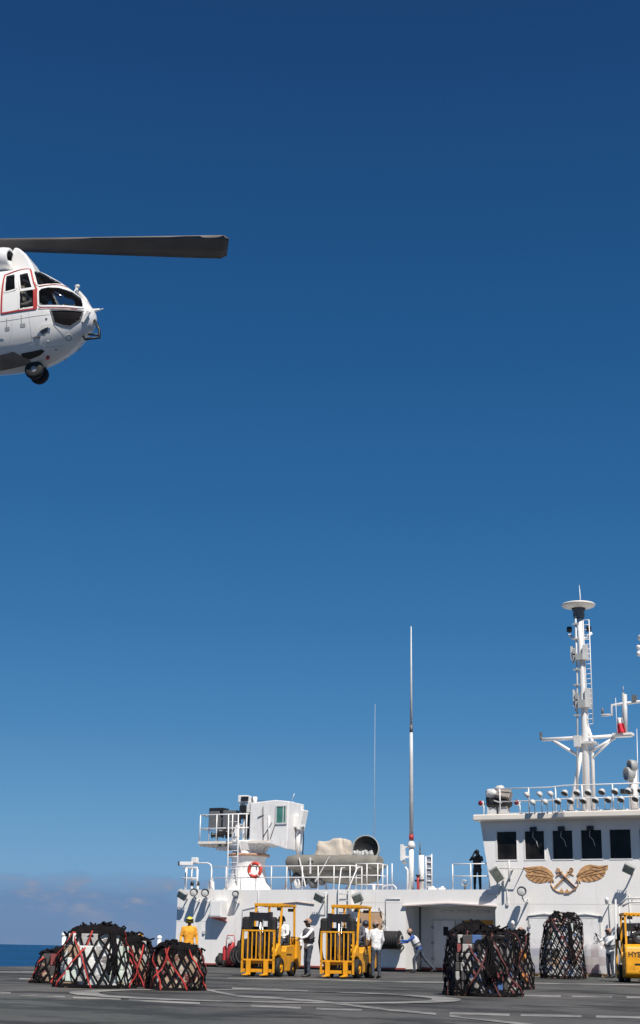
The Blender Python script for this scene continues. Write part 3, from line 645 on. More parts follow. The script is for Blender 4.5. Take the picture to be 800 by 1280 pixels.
m = MB(); m.tube([(-.18, 0, 0), (-.18, 0, .9), (-.3, 0, 1.05)], .05, 8); m.build('brace', WHITE2, t_)
t_, H_ = whip(467.3, 1110, 880, 6, .02, 'wire_antenna', 'thin grey wire antenna left of the tall thick whip')
m = MB(); m.tube([(0, 0, 0), (0, 0, H_)], [.024, .016], 8); m.build('rod', mat('antenna_dark', (.26, .30, .36), .5), t_)
m = MB(); m.tube([(0, 0, 0), (0, 0, .5)], .08, 8); m.build('mount_pipe', WHITE2, t_)
# vertical ladder frame and hydrant right of the whip
p = wall(530, 1110, .9); t_ = thing('ladder_frame', 'white upright pipe with a caged ladder beside the tall antenna', 'ladder', (p.x, .9, ZR))
m = MB(); m.tube([(-.12, 0, 0), (-.12, 0, 1.55)], .13, 12); m.build('pipe', WHITE2, t_)
m = MB(); m.tube([(-.18, 0, 1.55), (-.18, 0, 1.75)], .05, 8); m.tube([(-.18, 0, 1.75), (-.2, 0, 2.15)], .025, 6); m.build('aerial_tip', DGREY, t_)
m = MB(); m.tube([(.1, 0, 0), (.1, 0, 1.5)], .03, 6); m.tube([(.38, 0, 0), (.38, 0, 1.6)], .03, 6)
for k in range(6): m.tube([(.1, 0, .15 + k * .27), (.38, 0, .15 + k * .27)], .022, 6)
m.build('rungs', RAILW, t_)
m = MB(); m.box2((.12, .04, .02), (.36, .06, 1.45)); m.build('mesh_panel', mat('mesh_grey', (.26, .29, .34), .7), t_)
p = wall(522.5, 1110, .7); t_ = thing('fire_hydrant', 'dark red roof hydrant with side valves between antenna and ladder', 'hydrant', (p.x, .7, ZR))
m = MB(); m.tube([(0, 0, 0), (0, 0, .62)], .06, 10); m.build('standpipe', REDP, t_)
m = MB(); m.tube([(-.14, 0, .42), (.28, 0, .44)], .05, 8); m.lathe([(.1, .62), (.11, .68), (0, .7)], n=12); m.build('valve', BLACK, t_)
for px, w_ in ((541, .35), (553, .3)):
    p = wall(px, 1110, .6); t_ = thing('mooring_fitting', 'low white roof fitting, ' + ('nearer the ladder' if px == 541 else 'nearer the photographer railing'), 'fitting', (p.x, .6, ZR), 0, 'low roof fittings')
    m = MB(); m.box((0, 0, .05), (w_, .3, .1), None, .02); m.build('base', WHITE2, t_); m = MB(); m.lathe([(.09, .1), (.07, .16), (.0, .18)], n=10); m.build('cap', WHITE2, t_)
p = wall(581, 1108, .5); t_ = thing('valve_stand', 'small grey valve with white wheel at the roof photographer\'s feet', 'valve', (p.x, .5, ZR))
m = MB(); m.tube([(0, 0, 0), (0, 0, .28)], .05, 8); m.build('stem', DGREY, t_); m = MB(); m.torus((0, -.05, .3), .13, .03, (0, 1, .4), 16, 6); m.build('handwheel', LGREY, t_)
# floodlight bracket bars on the bridge wall beside the photographer
t_ = thing('bracket_arm', 'thin white bracket arm with post on the bridge wall under the first two windows', 'bracket', (16.25, 0, 4.25))
m = MB(); m.tube([(0, -.5, .12), (1.1, -.5, .1), (1.1, 0, .1)], .025, 6); m.tube([(.62, -.5, .45), (.62, -.5, -.45)], .045, 8); m.tube([(.62, -.5, 0), (.62, 0, .1)], .04, 6); m.build('arm', LGREY, t_)
m = MB(); m.tube([(.1, -.03, -.6), (-.1, -.05, -1.0), (-.5, -.05, -.95), (-.6, -.03, -.85)], .02, 6); m.build('cable', LGREY, t_)

# ---------------------------------------------------------------- bridge roof: railing, lamp rows, covered gear, mast
ZT = 6.67
railing('railing', 'long white railing along the bridge roof edge behind the rows of lamps', [(16.4, -.15, ZT), (18.7, -.15, ZT), (19.4, -.6, ZT), (25.5, -.6, ZT)], n_posts=8, h=1.12, rails=(1, .5, .04))
lamp_src = None; q_lab = ['first', 'second', 'third', 'fourth', 'fifth', 'sixth', 'seventh', 'eighth', 'ninth', 'tenth', 'eleventh', 'twelfth']
def deck_lamp(px, py, row, k, left):
    y = -.75 if px < 693 else -1.0
    p = wall(px, py, y); bz = ZT - .03
    t_ = thing('hooded_lamp', f'{"flat grey" if left else "dark faced"} hooded lamp, {q_lab[k]} from the left in the {row} row', 'lamp', (p.x, y + .25, bz), 0, 'hooded lamps on the bridge roof edge')
    c = V((0, -.25, p.z - bz)); ax = V((-.62, -.2, -.62)) if left else V((-.22, -.55, -.78))
    m = MB(); m.lathe([(0, -.17), (.08, -.16), (.135, -.09), (.155, .02), (.14, .02)], c, ax, 16); m.build('hood', LGREY, t_)
    m = MB(); m.lathe([(.142, .012), (.08, .03), (0, .035)], c, ax, 16); m.build('lens', BLACK, t_)
    m = MB(); m.tube([(.05, 0, 0), (.05, 0, p.z - bz - .12), (.03, -.2, p.z - bz - .05)], .022, 6); m.build('stem', RAILW, t_)
for k, (px, py) in enumerate([(657.7, 994.6), (673.5, 994), (687, 993.4), (705.5, 992), (721, 991.8), (735, 991.3), (752, 990.7), (768.5, 990.2), (784.8, 989.6), (801, 989)]): deck_lamp(px, py, 'upper', k, k < 3)
for k, (px, py) in enumerate([(664.8, 1004), (680.5, 1003.5), (697, 1002.5), (713, 1002), (729, 1001.5), (744, 1001), (760, 1000.5), (776, 1000), (794, 999)]): deck_lamp(px, py, 'lower', k, k < 2)
# covered gear at the corner
p = wall(625, 1018, .3); t_ = thing('covered_searchlights', 'cluster of searchlights under grey and black covers at the bridge roof corner', 'searchlights', (p.x, .3, ZT))
m = MB(); m.box((-.28, -.1, .18), (.42, .4, .36)); m.box((.22, -.1, .18), (.42, .4, .36)); split_build(m, 'pedestal', LGREY, t_)
m = MB(); m.blob((-.15, -.1, .52), (.42, .3, .26), .3, 2.5, 1); m.blob((.3, -.1, .52), (.3, .3, .24), .3, 2.5, 4); m.blob((-.42, -.05, .7), (.18, .25, .28), .3, 2.5, 6); m.build('black_cover', BLACK, t_)
m = MB(); m.blob((-.3, -.15, .95), (.3, .25, .22), .4, 2.5, 9); m.blob((.05, -.1, 1.13), (.22, .22, .2), .4, 3, 12); m.bar((-.1, -.35, .62), (.25, -.4, .5), .2, .05); m.build('grey_cover', LGREY, t_)
m = MB(); m.box((.28, -.2, .88), (.62, .4, .42), M.Rotation(.22, 3, 'Y') @ M.Rotation(-.5, 3, 'X'), .03); hb = m.build('lamp_box', mat('brown_grey', (.25, .22, .20), .5, var=.2), t_)
for px, py, lab in ((601, 1004, 'red lamp at the outer tip of the bridge roof'), (646, 1003, 'red lamp beside the covered searchlights')):
    p = wall(px, py, 0.05); t_ = thing('navigation_lamp', lab, 'lamp', (p.x, .05, ZT), 0, 'red lamps on the bridge roof')
    hz_ = p.z - ZT
    m = MB(); m.tube([(.12, .05, 0), (.12, .05, hz_ - .12), (0, 0, hz_)], .03, 6); m.build('post', RAILW, t_)
    m = MB(); m.lathe([(0, -.11), (.08, -.1), (.11, -.02), (.11, .05), (0, .05)], (0, 0, hz_), (-.3, -.9, .1), 14); m.build('lens', mat('red_lens', (.22, .012, .03), .3), t_)
    m = MB(); m.lathe([(.12, -.02), (.125, .0), (.125, .12), (0, .14)], (0, .02, hz_), (.3, .9, -.1), 14); m.build('housing', WHITE2, t_)

# ---- main mast
MY = 3.5; mb0 = wall(733.5, 1015, MY)
mast = thing('signal_mast', 'tall white signal mast with radar disc on top and cross arms', 'mast', (mb0.x, MY, ZT))
def T3(px, py, y=MY): p = wall(px, py, y); return V((p.x - mb0.x, y - MY, p.z - ZT))
mt = T3(725, 770)
m = MB(); m.tube([(0, 0, 0), T3(731, 895), T3(727, 815), mt], [.19, .17, .15, .14], 14); m.build('pole', WHITE2, mast)
m = MB(); m.tube([T3(713, 1016, MY - .3), T3(729.5, 925)], [.10, .09], 10); split_build(m, 'stay', WHITE2, mast)
m = MB(); m.tube([T3(742.5, 1016, MY + .3), T3(740, 925), T3(734, 905)], [.09, .09, .06], 10); split_build(m, 'stay', WHITE2, mast)
m = MB(); m.tube([T3(722, 1010, MY - .3), T3(721.5, 850, MY - .3), T3(719.5, 770, MY - .3)], .045, 6); m.build('cable_run', LGREY, mast)
m = MB()
a, b_ = T3(736.5, 905, MY - .1), T3(731.5, 775, MY - .1)
for off in (0, .28): m.tube([a + V((off - .1, 0, 0)), b_ + V((off - .1, 0, 0))], .022, 6)
for k in range(22): q = a.lerp(b_, k / 21); m.tube([q + V((-.1, 0, 0)), q + V((.18, 0, 0))], .015, 5)
m.build('ladder', RAILW, mast)
m = MB(); dz = T3(723, 757); m.lathe([(0, -.17), (.45, -.14), (.76, -.04), (.80, .02), (.76, .07), (0, .1)], dz, (0, 0, 1), 32); m.build('radar_disc', mat('radome_cream', (.70, .67, .60), .45, var=.04), mast)
m = MB(); m.lathe([(.24, -.62), (.28, -.5), (.26, -.3), (.34, -.17), (0, -.17)], dz, (0, 0, 1), 16); m.build('disc_mount', DGREY, mast)
m = MB(); m.tube([dz + V((.1, 0, .1)), dz + V((.1, 0, .5)), dz + V((.08, 0, 1.0))], [.035, .025, .008], 6); m.build('whip_aerial', RAILW, mast)
m = MB(); a, b_ = T3(711, 793), T3(740, 791); c = T3(725, 796); m.tube([a, c + V((-.3, 0, -.08)), c + V((.3, 0, -.08)), b_], .07, 8); m.build('lamp_arm', WHITE2, mast)
for px, py in ((711.7, 787), (735.8, 786)):
    m = MB(); q = T3(px, py); m.lathe([(.1, -.12), (.13, -.1), (.13, .1), (.1, .13), (0, .13)], q, n=12); m.build('mast_lamp', BLACK, mast)
for px0, py0, px1, py1 in ((714.5, 808, 736, 826), (717.5, 862, 739, 885)):
    m = MB(); q = T3((px0 + px1) / 2, (py0 + py1) / 2); wd_, hh = T3(px1, py0).x - T3(px0, py0).x, T3(px0, py0).z - T3(px0, py1).z
    m.box(q + V((wd_ * .36, -.1, 0)), (wd_ * .25, .4, hh)); m.box(q + V((-wd_ * .40, -.1, 0)), (wd_ * .12, .4, hh * .9)); bx = split_build(m, 'antenna_panel', LGREY, mast)[0]
    m = MB(); m.box(q + V((-wd_ * .22, -.25, -.1)), (wd_ * .18, .3, hh * .75)); m.box(q + V((.06, -.38, -hh * .35)), (wd_ * .38, .3, hh * .4)); m.tube([q + V((-.4, -.1, hh * .5)), q + V((-.1, -.4, 0)), q + V((-.3, -.2, -hh * .7))], .04, 6); split_build(m, 'equipment_box', GREY, bx)
m = MB()
for k in range(7): q = T3(719.5 + k * .35, 780 + k * 19, MY - .35); m.box(q, (.3, .1, .07))
split_build(m, 'clamp', GREY, mast)
for (a, b_, c, d_) in (((678, 924.5), (718, 922.5), (692, 926), (727, 947)), ((769, 919.8), (738, 922), (769, 922), (737, 940))):
    m = MB(); m.tube([T3(*a), T3(*b_), T3(731, 923)], .085, 8); m.build('cross_arm', WHITE2, mast)
    m = MB(); m.tube([T3(*c), T3(*d_)], .075, 8); m.build('arm_brace', WHITE2, mast)
m = MB(); m.tube([T3(769, 921), T3(742, 946)], .05, 8); m.build('arm_brace', WHITE2, mast)
m = MB(); m.tube([T3(676.5, 925), T3(676.5, 921)], .06, 8); m.box(T3(676, 918), (.1, .1, .2)); split_build(m, 'wind_sensor', DGREY, mast)
m = MB(); m.box(T3(735, 929, MY), (.8, .7, .1)); m.box(T3(723, 927, MY - .2), (.3, .5, .5)); split_build(m, 'crow_step', LGREY, mast)
m = MB(); m.tube([T3(769, 920), T3(787, 918)], .07, 8); m.box(T3(779, 919.5), (.8, .4, .12)); m.build('gaff', WHITE2, mast)
# small pole with yard standing on the gaff
yd = thing('instrument_pole', 'grey instrument pole with a stepped white yard right of the tall mast', 'pole', (mb0.x + T3(782, 917).x, MY, ZT + T3(782, 917).z))
dY = T3(782, 917)
def Y3(px, py): return T3(px, py) - dY
m = MB(); m.tube([(0, 0, 0), Y3(781, 868)], .1, 8); m.build('pole', LGREY, yd)
m = MB(); m.tube([Y3(779, 915), Y3(779, 866)], .06, 8); m.tube([Y3(779, 866), Y3(779, 858)], .02, 5); m.build('aerial', GREY, yd)
m = MB(); m.tube([Y3(752, 894), Y3(765, 893.5), Y3(765, 881.5), Y3(779, 879.5), Y3(800, 877), Y3(812, 876)], .07, 8); m.build('yard', WHITE2, yd)
m = MB(); m.tube([Y3(753, 893), Y3(753, 885)], .05, 6); m.box(Y3(793, 873), (.2, .2, .3)); split_build(m, 'sensor', DGREY, yd)
m = MB(); m.box(Y3(779, 918), (.9, .5, .1)); m.build('foot_plate', WHITE2, yd)
q = V((mb0.x, MY, ZT)) + T3(770.5, 919, MY - .4); fl = thing('signal_flag', 'small red and white flag hanging beside the instrument pole', 'flag', q)
def cloth(z0, z1, nm, mm):
    m = MB(); vs = []; nx, nz_ = 7, 5
    for j in range(nz_ + 1):
        for i in range(nx + 1):
            u, v_ = i / nx, j / nz_; z = z0 + (z1 - z0) * v_; vs.append((.05 + u * (.42 - .2 * z), .06 * math.sin(u * 9 + z * 2), z))
    m.add(vs, [(j * (nx + 1) + i, j * (nx + 1) + i + 1, (j + 1) * (nx + 1) + i + 1, (j + 1) * (nx + 1) + i) for j in range(nz_) for i in range(nx)], True)
    o_ = m.build(nm, mm, fl); s_ = o_.modifiers.new('solid', 'SOLIDIFY'); s_.thickness = .012
cloth(.1, .52, 'red_field', FLAGR); cloth(.52, .78, 'white_field', FLAGW)
m = MB(); m.tube([(.04, 0, -.1), (.04, 0, 1.7)], .012, 5); m.build('halyard', RAILW, fl)
# right-hand signal lamp mast and second mast
p = wall(790, 1015, 1.5); t_ = thing('searchlight_post', 'white post with two dark searchlights at the right edge of the bridge roof', 'searchlight post', (p.x, 1.5, ZT))
hh = wall(795, 951, 1.5).z - ZT
m = MB(); m.tube([(.1, 0, 0), (.1, 0, hh)], .2, 14); m.build('post', WHITE2, t_)
for px, py, r_ in ((790, 957, .26), (786, 967.5, .3)):
    q = wall(px, py, 1.2); c = V((q.x - p.x, -.3, q.z - ZT))
    m = MB(); m.lathe([(0, -.22), (r_ * .8, -.2), (r_, 0), (r_, .14), (r_ * .85, .14), (r_ * .8, .05), (0, .05)], c, (-.75, -.6, -.05), 18); sh = m.build('searchlight', GREY, t_)
    m = MB(); m.tube([c, V((.1, 0, c.z - .05))], .06, 6); m.build('bracket', BLACK, sh)
m = MB(); m.box((-.1, -.3, hh - 1.35), (.5, .4, .2)); m.build('shelf', BLACK, t_)
p = wall(819, 1000, 6); t_ = thing('radar_mast', 'second mast at the right edge of the picture with a small white dome', 'mast', (p.x, 6, ZT))
hq = lambda py: wall(819, py, 6).z - ZT
m = MB(); m.tube([(0, 0, 0), (0, 0, hq(800))], .2, 12); m.build('pole', WHITE2, t_)
m = MB(); m.lathe([(.1, -.2), (.36, -.12), (.44, 0), (.36, .1), (0, .14)], (-.02, 0, hq(796)), n=18); m.build('dome', mat('radome_white', (.75, .73, .68), .4), t_)
for py in (808, 816):
    m = MB(); m.blob((-.36, -.1, hq(py)), (.14, .14, .14), .05); m.build('mast_lamp', WHITE2, t_)
m = MB(); m.tube([(-.02, 0, hq(796)), (-.02, 0, hq(768))], .02, 5); m.build('aerial', RAILW, t_)
p = wall(797, 990, 2.5); t_ = thing('whip_aerial', 'thin white aerial leaning at the right edge above the searchlights', 'antenna', (p.x, 2.5, ZT)); q = wall(796, 911, 2.5)
m = MB(); m.tube([(0, 0, 0), (q.x - p.x, 0, q.z - ZT)], [.03, .01], 6); m.build('rod', RAILW, t_)
m = MB(); m.tube([(0, 0, 0), (0, 0, .3)], .06, 8); m.build('base', WHITE2, t_)
# ---------------------------------------------------------------- people
def capsule(m, a, b, ra, rb, n=12):
    a = V(a); b = V(b); d = b - a; ln = d.length; ax = d.normalized() if ln > 1e-6 else V((0, 0, 1)); prof = []
    for k in range(5): q = math.pi / 2 * k / 4; prof.append((max(.0005, ra * math.sin(q)), -ra * math.cos(q)))
    for k in range(1, 5): q = math.pi / 2 * k / 4; prof.append((max(.0005, rb * math.cos(q)), ln + rb * math.sin(q)))
    m.lathe(prof, a, ax, n)
def seg_d(p, a, b, ra, rb):
    d = b - a; t = max(0, min(1, (p - a).dot(d) / max(d.length_squared, 1e-9))); return (p - (a + d * t)).length - (ra + (rb - ra) * t)
def remeshed(m, vox, smooth_it=6):
    me = bpy.data.meshes.new('tmp'); me.from_pydata(m.v, [], m.f); bm = bmesh.new(); bm.from_mesh(me)
    bmesh.ops.remove_doubles(bm, verts=bm.verts, dist=1e-4); bmesh.ops.recalc_face_normals(bm, faces=bm.faces); bm.to_mesh(me); bm.free()
    o = bpy.data.objects.new('tmp', me); COL.objects.link(o)
    r = o.modifiers.new('r', 'REMESH'); r.mode = 'VOXEL'; r.voxel_size = vox
    s_ = o.modifiers.new('s', 'SMOOTH'); s_.factor = .5; s_.iterations = smooth_it
    dg = bpy.context.evaluated_depsgraph_get(); out = bpy.data.meshes.new_from_object(o.evaluated_get(dg)); bpy.data.objects.remove(o); return out
JOINTS = dict(pelvis=(0, 0, .94), waist=(.0, 0, 1.10), chest=(.01, 0, 1.30), neck=(.0, 0, 1.47), head=(.03, 0, 1.63),
              shL=(0, .185, 1.42), elL=(-.02, .26, 1.15), wrL=(.07, .27, .92), shR=(0, -.185, 1.42), elR=(-.02, -.26, 1.15), wrR=(.07, -.27, .92),
              hipL=(0, .095, .92), knL=(.03, .11, .50), anL=(0, .12, .09), hipR=(0, -.095, .92), knR=(.03, -.11, .50), anR=(0, -.12, .09))
def person(label, loc, rz, shirt, trousers, skin=SKIN, helmet=None, vest=None, pose=None, face=(1, 0, 0), toes=None, goggles=False, scale=1.0, sleeves=True, gloves=None, group=None):
    t_ = thing('person', label, 'person', loc, rz, group); t_.scale = (scale,) * 3
    J = {k: V(v) for k, v in JOINTS.items()}
    for k, v in (pose or {}).items(): J[k] = V(v)
    up = (J['head'] - J['neck']).normalized(); fw = V(face); fw = (fw - up * fw.dot(up)).normalized(); sd = up.cross(fw)
    side = (J['shL'] - J['shR']).normalized(); B = []
    S_, T_, K_, F_ = 0, 1, 2, 3                     # shirt, trousers, skin, boots
    def b_(a, c, ra, rb, mi): B.append((V(a), V(c), ra, rb, mi))
    for s_ in (-1, 1):
        o_ = side * s_
        b_(J['waist'] + o_ * .055, J['chest'] + o_ * .085, .115, .12, S_)
        b_(J['pelvis'] + o_ * .06, J['waist'] + o_ * .055, .118, .112, S_)
    b_(J['chest'], J['neck'] - up * .03, .12, .09, S_); b_(J['shL'], J['shR'], .068, .068, S_)
    b_(J['neck'] - up * .02, J['head'] - up * .07, .055, .056, K_)
    for q in 'LR':
        b_(J['sh' + q], J['el' + q], .064, .052, S_); b_(J['el' + q], J['wr' + q], .052, .038, S_ if sleeves else K_)
        b_(J['hip' + q], J['kn' + q], .098, .070, T_); b_(J['kn' + q], J['an' + q] + V((0, 0, .03)), .070, .056, T_)
        ft = V((toes or {}).get(q, (1, 0, -.12))).normalized()
        b_(J['an' + q] - ft * .04 + V((0, 0, -.02)), J['an' + q] + ft * .15 + V((0, 0, -.045 if ft.z > -.3 else 0)), .052, .042, F_)
        d = (J['wr' + q] - J['el' + q]).normalized(); b_(J['wr' + q], J['wr' + q] + d * .075, .033, .038, K_)
    h = J['head']
    b_(h + up * .03 - fw * .015, h + up * .0 + fw * .01, .094, .088, K_); b_(h - up * .045 + fw * .03, h - up * .075 + fw * .045, .066, .048, K_)
    b_(h + fw * .098 - up * .005, h + fw * .112 - up * .03, .012, .017, K_)
    for s_ in (-1, 1): b_(h + sd * s_ * .092 + up * .015, h + sd * s_ * .092 - up * .03, .018, .013, K_)
    m = MB()
    for a, c, ra, rb, mi in B: capsule(m, a, c, ra, rb)
    me = remeshed(m, .018, 4)
    for mm in (shirt, trousers, skin, BOOT, EYE): me.materials.append(mm)
    vs = [v.co for v in me.vertices]; mis = []
    for p in me.polygons:
        c = p.center; best = min(B, key=lambda q: seg_d(c, q[0], q[1], q[2], q[3])); mis.append(best[4])
    for v in me.vertices:                            # cloth folds
        n_ = NZ.noise(v.co * 11 + V((loc[0], loc[1], 0))) * .010 + NZ.noise(v.co * 26) * .005
        if (v.co - h).length > .2: v.co += v.normal * n_
    me.polygons.foreach_set('material_index', mis); me.polygons.foreach_set('use_smooth', [True] * len(mis))
    # eyes, mouth, fingers joined to the same mesh
    m = MB(); m.smooth = True
    m.mi = 4
    for s_ in (-1, 1): m.blob(h + fw * .092 + sd * s_ * .034 + up * .015, (.013, .013, .009), 0, n=8, m=6)
    m.bar(h + fw * .094 - up * .062 - sd * .022, h + fw * .094 - up * .062 + sd * .022, .012, .008)
    m.mi = 2
    for q in 'LR':
        w0 = J['wr' + q]; d = (w0 - J['el' + q]).normalized(); ref = V((0, 0, 1)) if abs(d.z) < .8 else V((1, 0, 0))
        wv = d.cross(ref).normalized(); cv_ = wv.cross(d) * (-1 if abs(d.z) < .8 else 1); sgn = 1
        for k, ln in enumerate((.072, .082, .077, .060)):
            r0 = w0 + d * .085 + wv * (k - 1.5) * .019
            m.tube([r0, r0 + d * ln * .5 + cv_ * .008, r0 + d * ln * .82 + cv_ * .028, r0 + d * ln + cv_ * .052], [.0095, .009, .008, .006], 6)
        r0 = w0 + d * .03 - wv * .028 ; m.tube([r0, r0 + d * .03 - wv * .02 + cv_ * .01, r0 + d * .065 - wv * .022 + cv_ * .025], [.012, .011, .008], 6)
    bm = bmesh.new(); bm.from_mesh(me); base = len(bm.verts); nv = [bm.verts.new(v) for v in m.v]
    for f, mi in zip(m.f, m.m):
        try: q = bm.faces.new([nv[i] for i in f]); q.material_index = mi; q.smooth = True
        except ValueError: pass
    bm.to_mesh(me); bm.free()
    o = bpy.data.objects.new('body', me); COL.objects.link(o); o.parent = t_
    rotm = M((fw, sd, up)).transposed()
    if helmet:
        m = MB(); prof = [(.117 * math.cos(a), .128 * math.sin(a)) for a in [-.22 + k * .2 for k in range(9)]] + [(0, .128)]
        m.lathe([(.108, -.03)] + prof, h + up * .025 - fw * .01, up, 18); hm = m.build('helmet', helmet, t_)
        m = MB()
        for k in range(7):
            a = (k - 3) * .26; m.blob(h + rotm @ V((.116 * math.cos(a), .112 * math.sin(a), .03)), (.012, .02, .012), 0, n=6, m=4)
        m.build('brim', helmet, hm)
        for s_ in (-1, 1):
            m = MB(); m.lathe([(0, .03), (.04, .026), (.047, .0), (.047, -.03), (0, -.03)], h + sd * s_ * .105 - up * .01, sd * s_, 12); m.build('ear_cup', DGREY, hm)
        if goggles:
            m = MB(); m.tube([h + rotm @ V((.125 * math.cos(a), .118 * math.sin(a), .07)) for a in [(-1.1 + k * .22) for k in range(11)]], .026, 8); m.build('goggles', BLACK, hm)
    else:
        m = MB(); m.lathe([(.10 * math.cos(a), .112 * math.sin(a)) for a in [.0 + k * .2 for k in range(8)]] + [(0, .112)], h + up * .02 - fw * .018, up, 16); m.build('hair', BLACK, t_)
    if vest:
        m = MB(); secs = []
        sp = [J['waist'] - up * .06, J['waist'].lerp(J['chest'], .5), J['chest'], J['chest'].lerp(J['neck'], .55), J['neck'] - (J['neck'] - J['chest']).normalized() * .02]
        dims = [(.150, .195), (.155, .198), (.155, .215), (.135, .205), (.085, .115)]
        n = 22; vs = []
        for i, (p, (rx, ry)) in enumerate(zip(sp, dims)):
            tdir = (sp[min(i + 1, 4)] - sp[max(i - 1, 0)]).normalized(); fd = side.cross(tdir).normalized() * 1
            for k in range(n):
                a = 2 * math.pi * k / n; bulge = 1 + .05 * NZ.noise(V((math.cos(a) * 2, math.sin(a) * 2, i * .8 + loc[0])))
                vs.append(p + (fd * math.cos(a) * rx + side * math.sin(a) * ry) * bulge)
        m.add(vs, [(i * n + k, i * n + (k + 1) % n, (i + 1) * n + (k + 1) % n, (i + 1) * n + k) for i in range(4) for k in range(n)], True)
        vo = m.build('float_vest', vest, t_); sm = vo.modifiers.new('solid', 'SOLIDIFY'); sm.thickness = .03; sm.offset = 0
        m = MB(); p = sp[1]; m.torus(p - up * .03, .0, .0) if False else None
        bl = [p - up * .04 + (V((1, 0, 0)) * 0) + (side.cross(up) * math.cos(2 * math.pi * k / n) * .176 + side * math.sin(2 * math.pi * k / n) * .218) for k in range(n + 1)]
        m.tube(bl, .02, 6, False); m.build('belt', BLACK, vo)
    return t_
def tow(x, y, px, d):                                # heading from a floor point to picture-right (+) etc.
    return 0
IMG_RIGHT = math.atan2(.44, .90); IMG_LEFT = IMG_RIGHT + math.pi; TO_CAM = IMG_RIGHT - math.pi / 2; AWAY = IMG_RIGHT + math.pi / 2

person('man in yellow jersey and yellow green helmet standing behind the netted cargo', deck(234, 1217), TO_CAM + .15, SHY, DENIM, helmet=HELY, vest=None, goggles=True, scale=1.05)
person('man in white jersey and grey vest with one hand on the first forklift', deck(385, 1221.4), IMG_LEFT + .55, SHW, DENIM, helmet=HELB, vest=VESTD, goggles=True,
       pose=dict(elR=(.16, -.24, 1.2), wrR=(.18, -.17, .96), elL=(.24, .26, 1.22), wrL=(.46, .26, 1.16), anL=(.07, .13, .09), knL=(.07, .12, .5)), scale=1.04)
person('man in white jersey seen from behind beside the second forklift', deck(470, 1223.2), AWAY + .5, SHW, DENIM, helmet=HELB, vest=None,
       pose=dict(elL=(.05, .27, 1.18), wrL=(.2, .22, 1.02), elR=(.02, -.27, 1.17), wrR=(.14, -.25, .95)), face=(.7, .7, 0), scale=1.03)
person('man in white vest with dark helmet leaning beside the second forklift driver', floor_at(457, 48.6), AWAY + .15, SHW, DENIM, helmet=mat('navy_helmet', (.025, .028, .05), .5, var=.2), vest=VESTG,
       pose=dict(elL=(.16, .26, 1.2), wrL=(.4, .2, 1.15), elR=(.16, -.26, 1.2), wrR=(.4, -.2, 1.15)), scale=1.06)
person('leaning man in blue jersey and white vest reaching towards the dark hose reel', floor_at(521, 59.6), IMG_LEFT, SHB, DENIM, helmet=HELB, vest=VESTG, gloves=None,
       pose=dict(pelvis=(-.10, 0, .89), waist=(-.01, 0, 1.04), chest=(.09, 0, 1.23), neck=(.19, 0, 1.38), head=(.27, 0, 1.53), shL=(.15, .185, 1.34), shR=(.15, -.185, 1.34), elL=(.38, .22, 1.20), wrL=(.64, .16, 1.20), elR=(.37, -.22, 1.16), wrR=(.62, -.14, 1.12),
                 hipL=(-.10, .095, .87), hipR=(-.10, -.095, .87), knL=(.12, .12, .5), anL=(.10, .13, .09), knR=(-.36, -.12, .5), anR=(-.70, -.12, .12)), toes=dict(R=(1, 0, -.5)), scale=1.08)
person('photographer in dark green overalls on the lower roof behind the railing', wall(597, 1111, 2.2)*1.0 + V((0, 0, ZR - wall(597, 1111, 2.2).z)), TO_CAM - .3, SHD, SHD, helmet=None,
       pose=dict(elL=(.22, .26, 1.3), wrL=(.24, .1, 1.56), elR=(.22, -.26, 1.3), wrR=(.24, -.1, 1.55)), scale=1.06)
person('man with brown patched helmet standing behind the dark netted cargo', deck(652, 1222.6), TO_CAM + .3, mat('brown_jersey', (.24, .14, .1), .85, var=.2, scale=6, bump=.9, bscale=14), DENIM, helmet=HELB, goggles=True, scale=1.02)
person('man in white jersey and helmet reaching to the wall pipe beside the last forklift', deck(764, 1222.5), IMG_LEFT + .5, SHW, DENIM, helmet=HELB, vest=VESTG, goggles=True,
       pose=dict(elL=(.2, .28, 1.35), wrL=(.34, .2, 1.22), elR=(.22, -.3, 1.32), wrR=(.4, -.24, 1.5)), scale=1.08)
cam_p = wall(597, 1111, 2.2)
cm_l = V((cam_p.x, 2.2, ZR)) + M.Rotation(TO_CAM - .3, 3, 'Z') @ V((.30, 0, 1.72)); cmr = thing('camera', 'black camera held up to the roof photographer\'s face', 'camera', cm_l, TO_CAM - .3)
m = MB(); m.box((0, 0, 0), (.08, .15, .1), None, .015); m.build('camera_body', BLACK, cmr)
m = MB(); m.lathe([(.035, .03), (.04, .1), (.045, .16), (.03, .16), (.0, .12)], (0, 0, -.005), (1, 0, 0), 14); m.build('lens', BLACK, cmr)

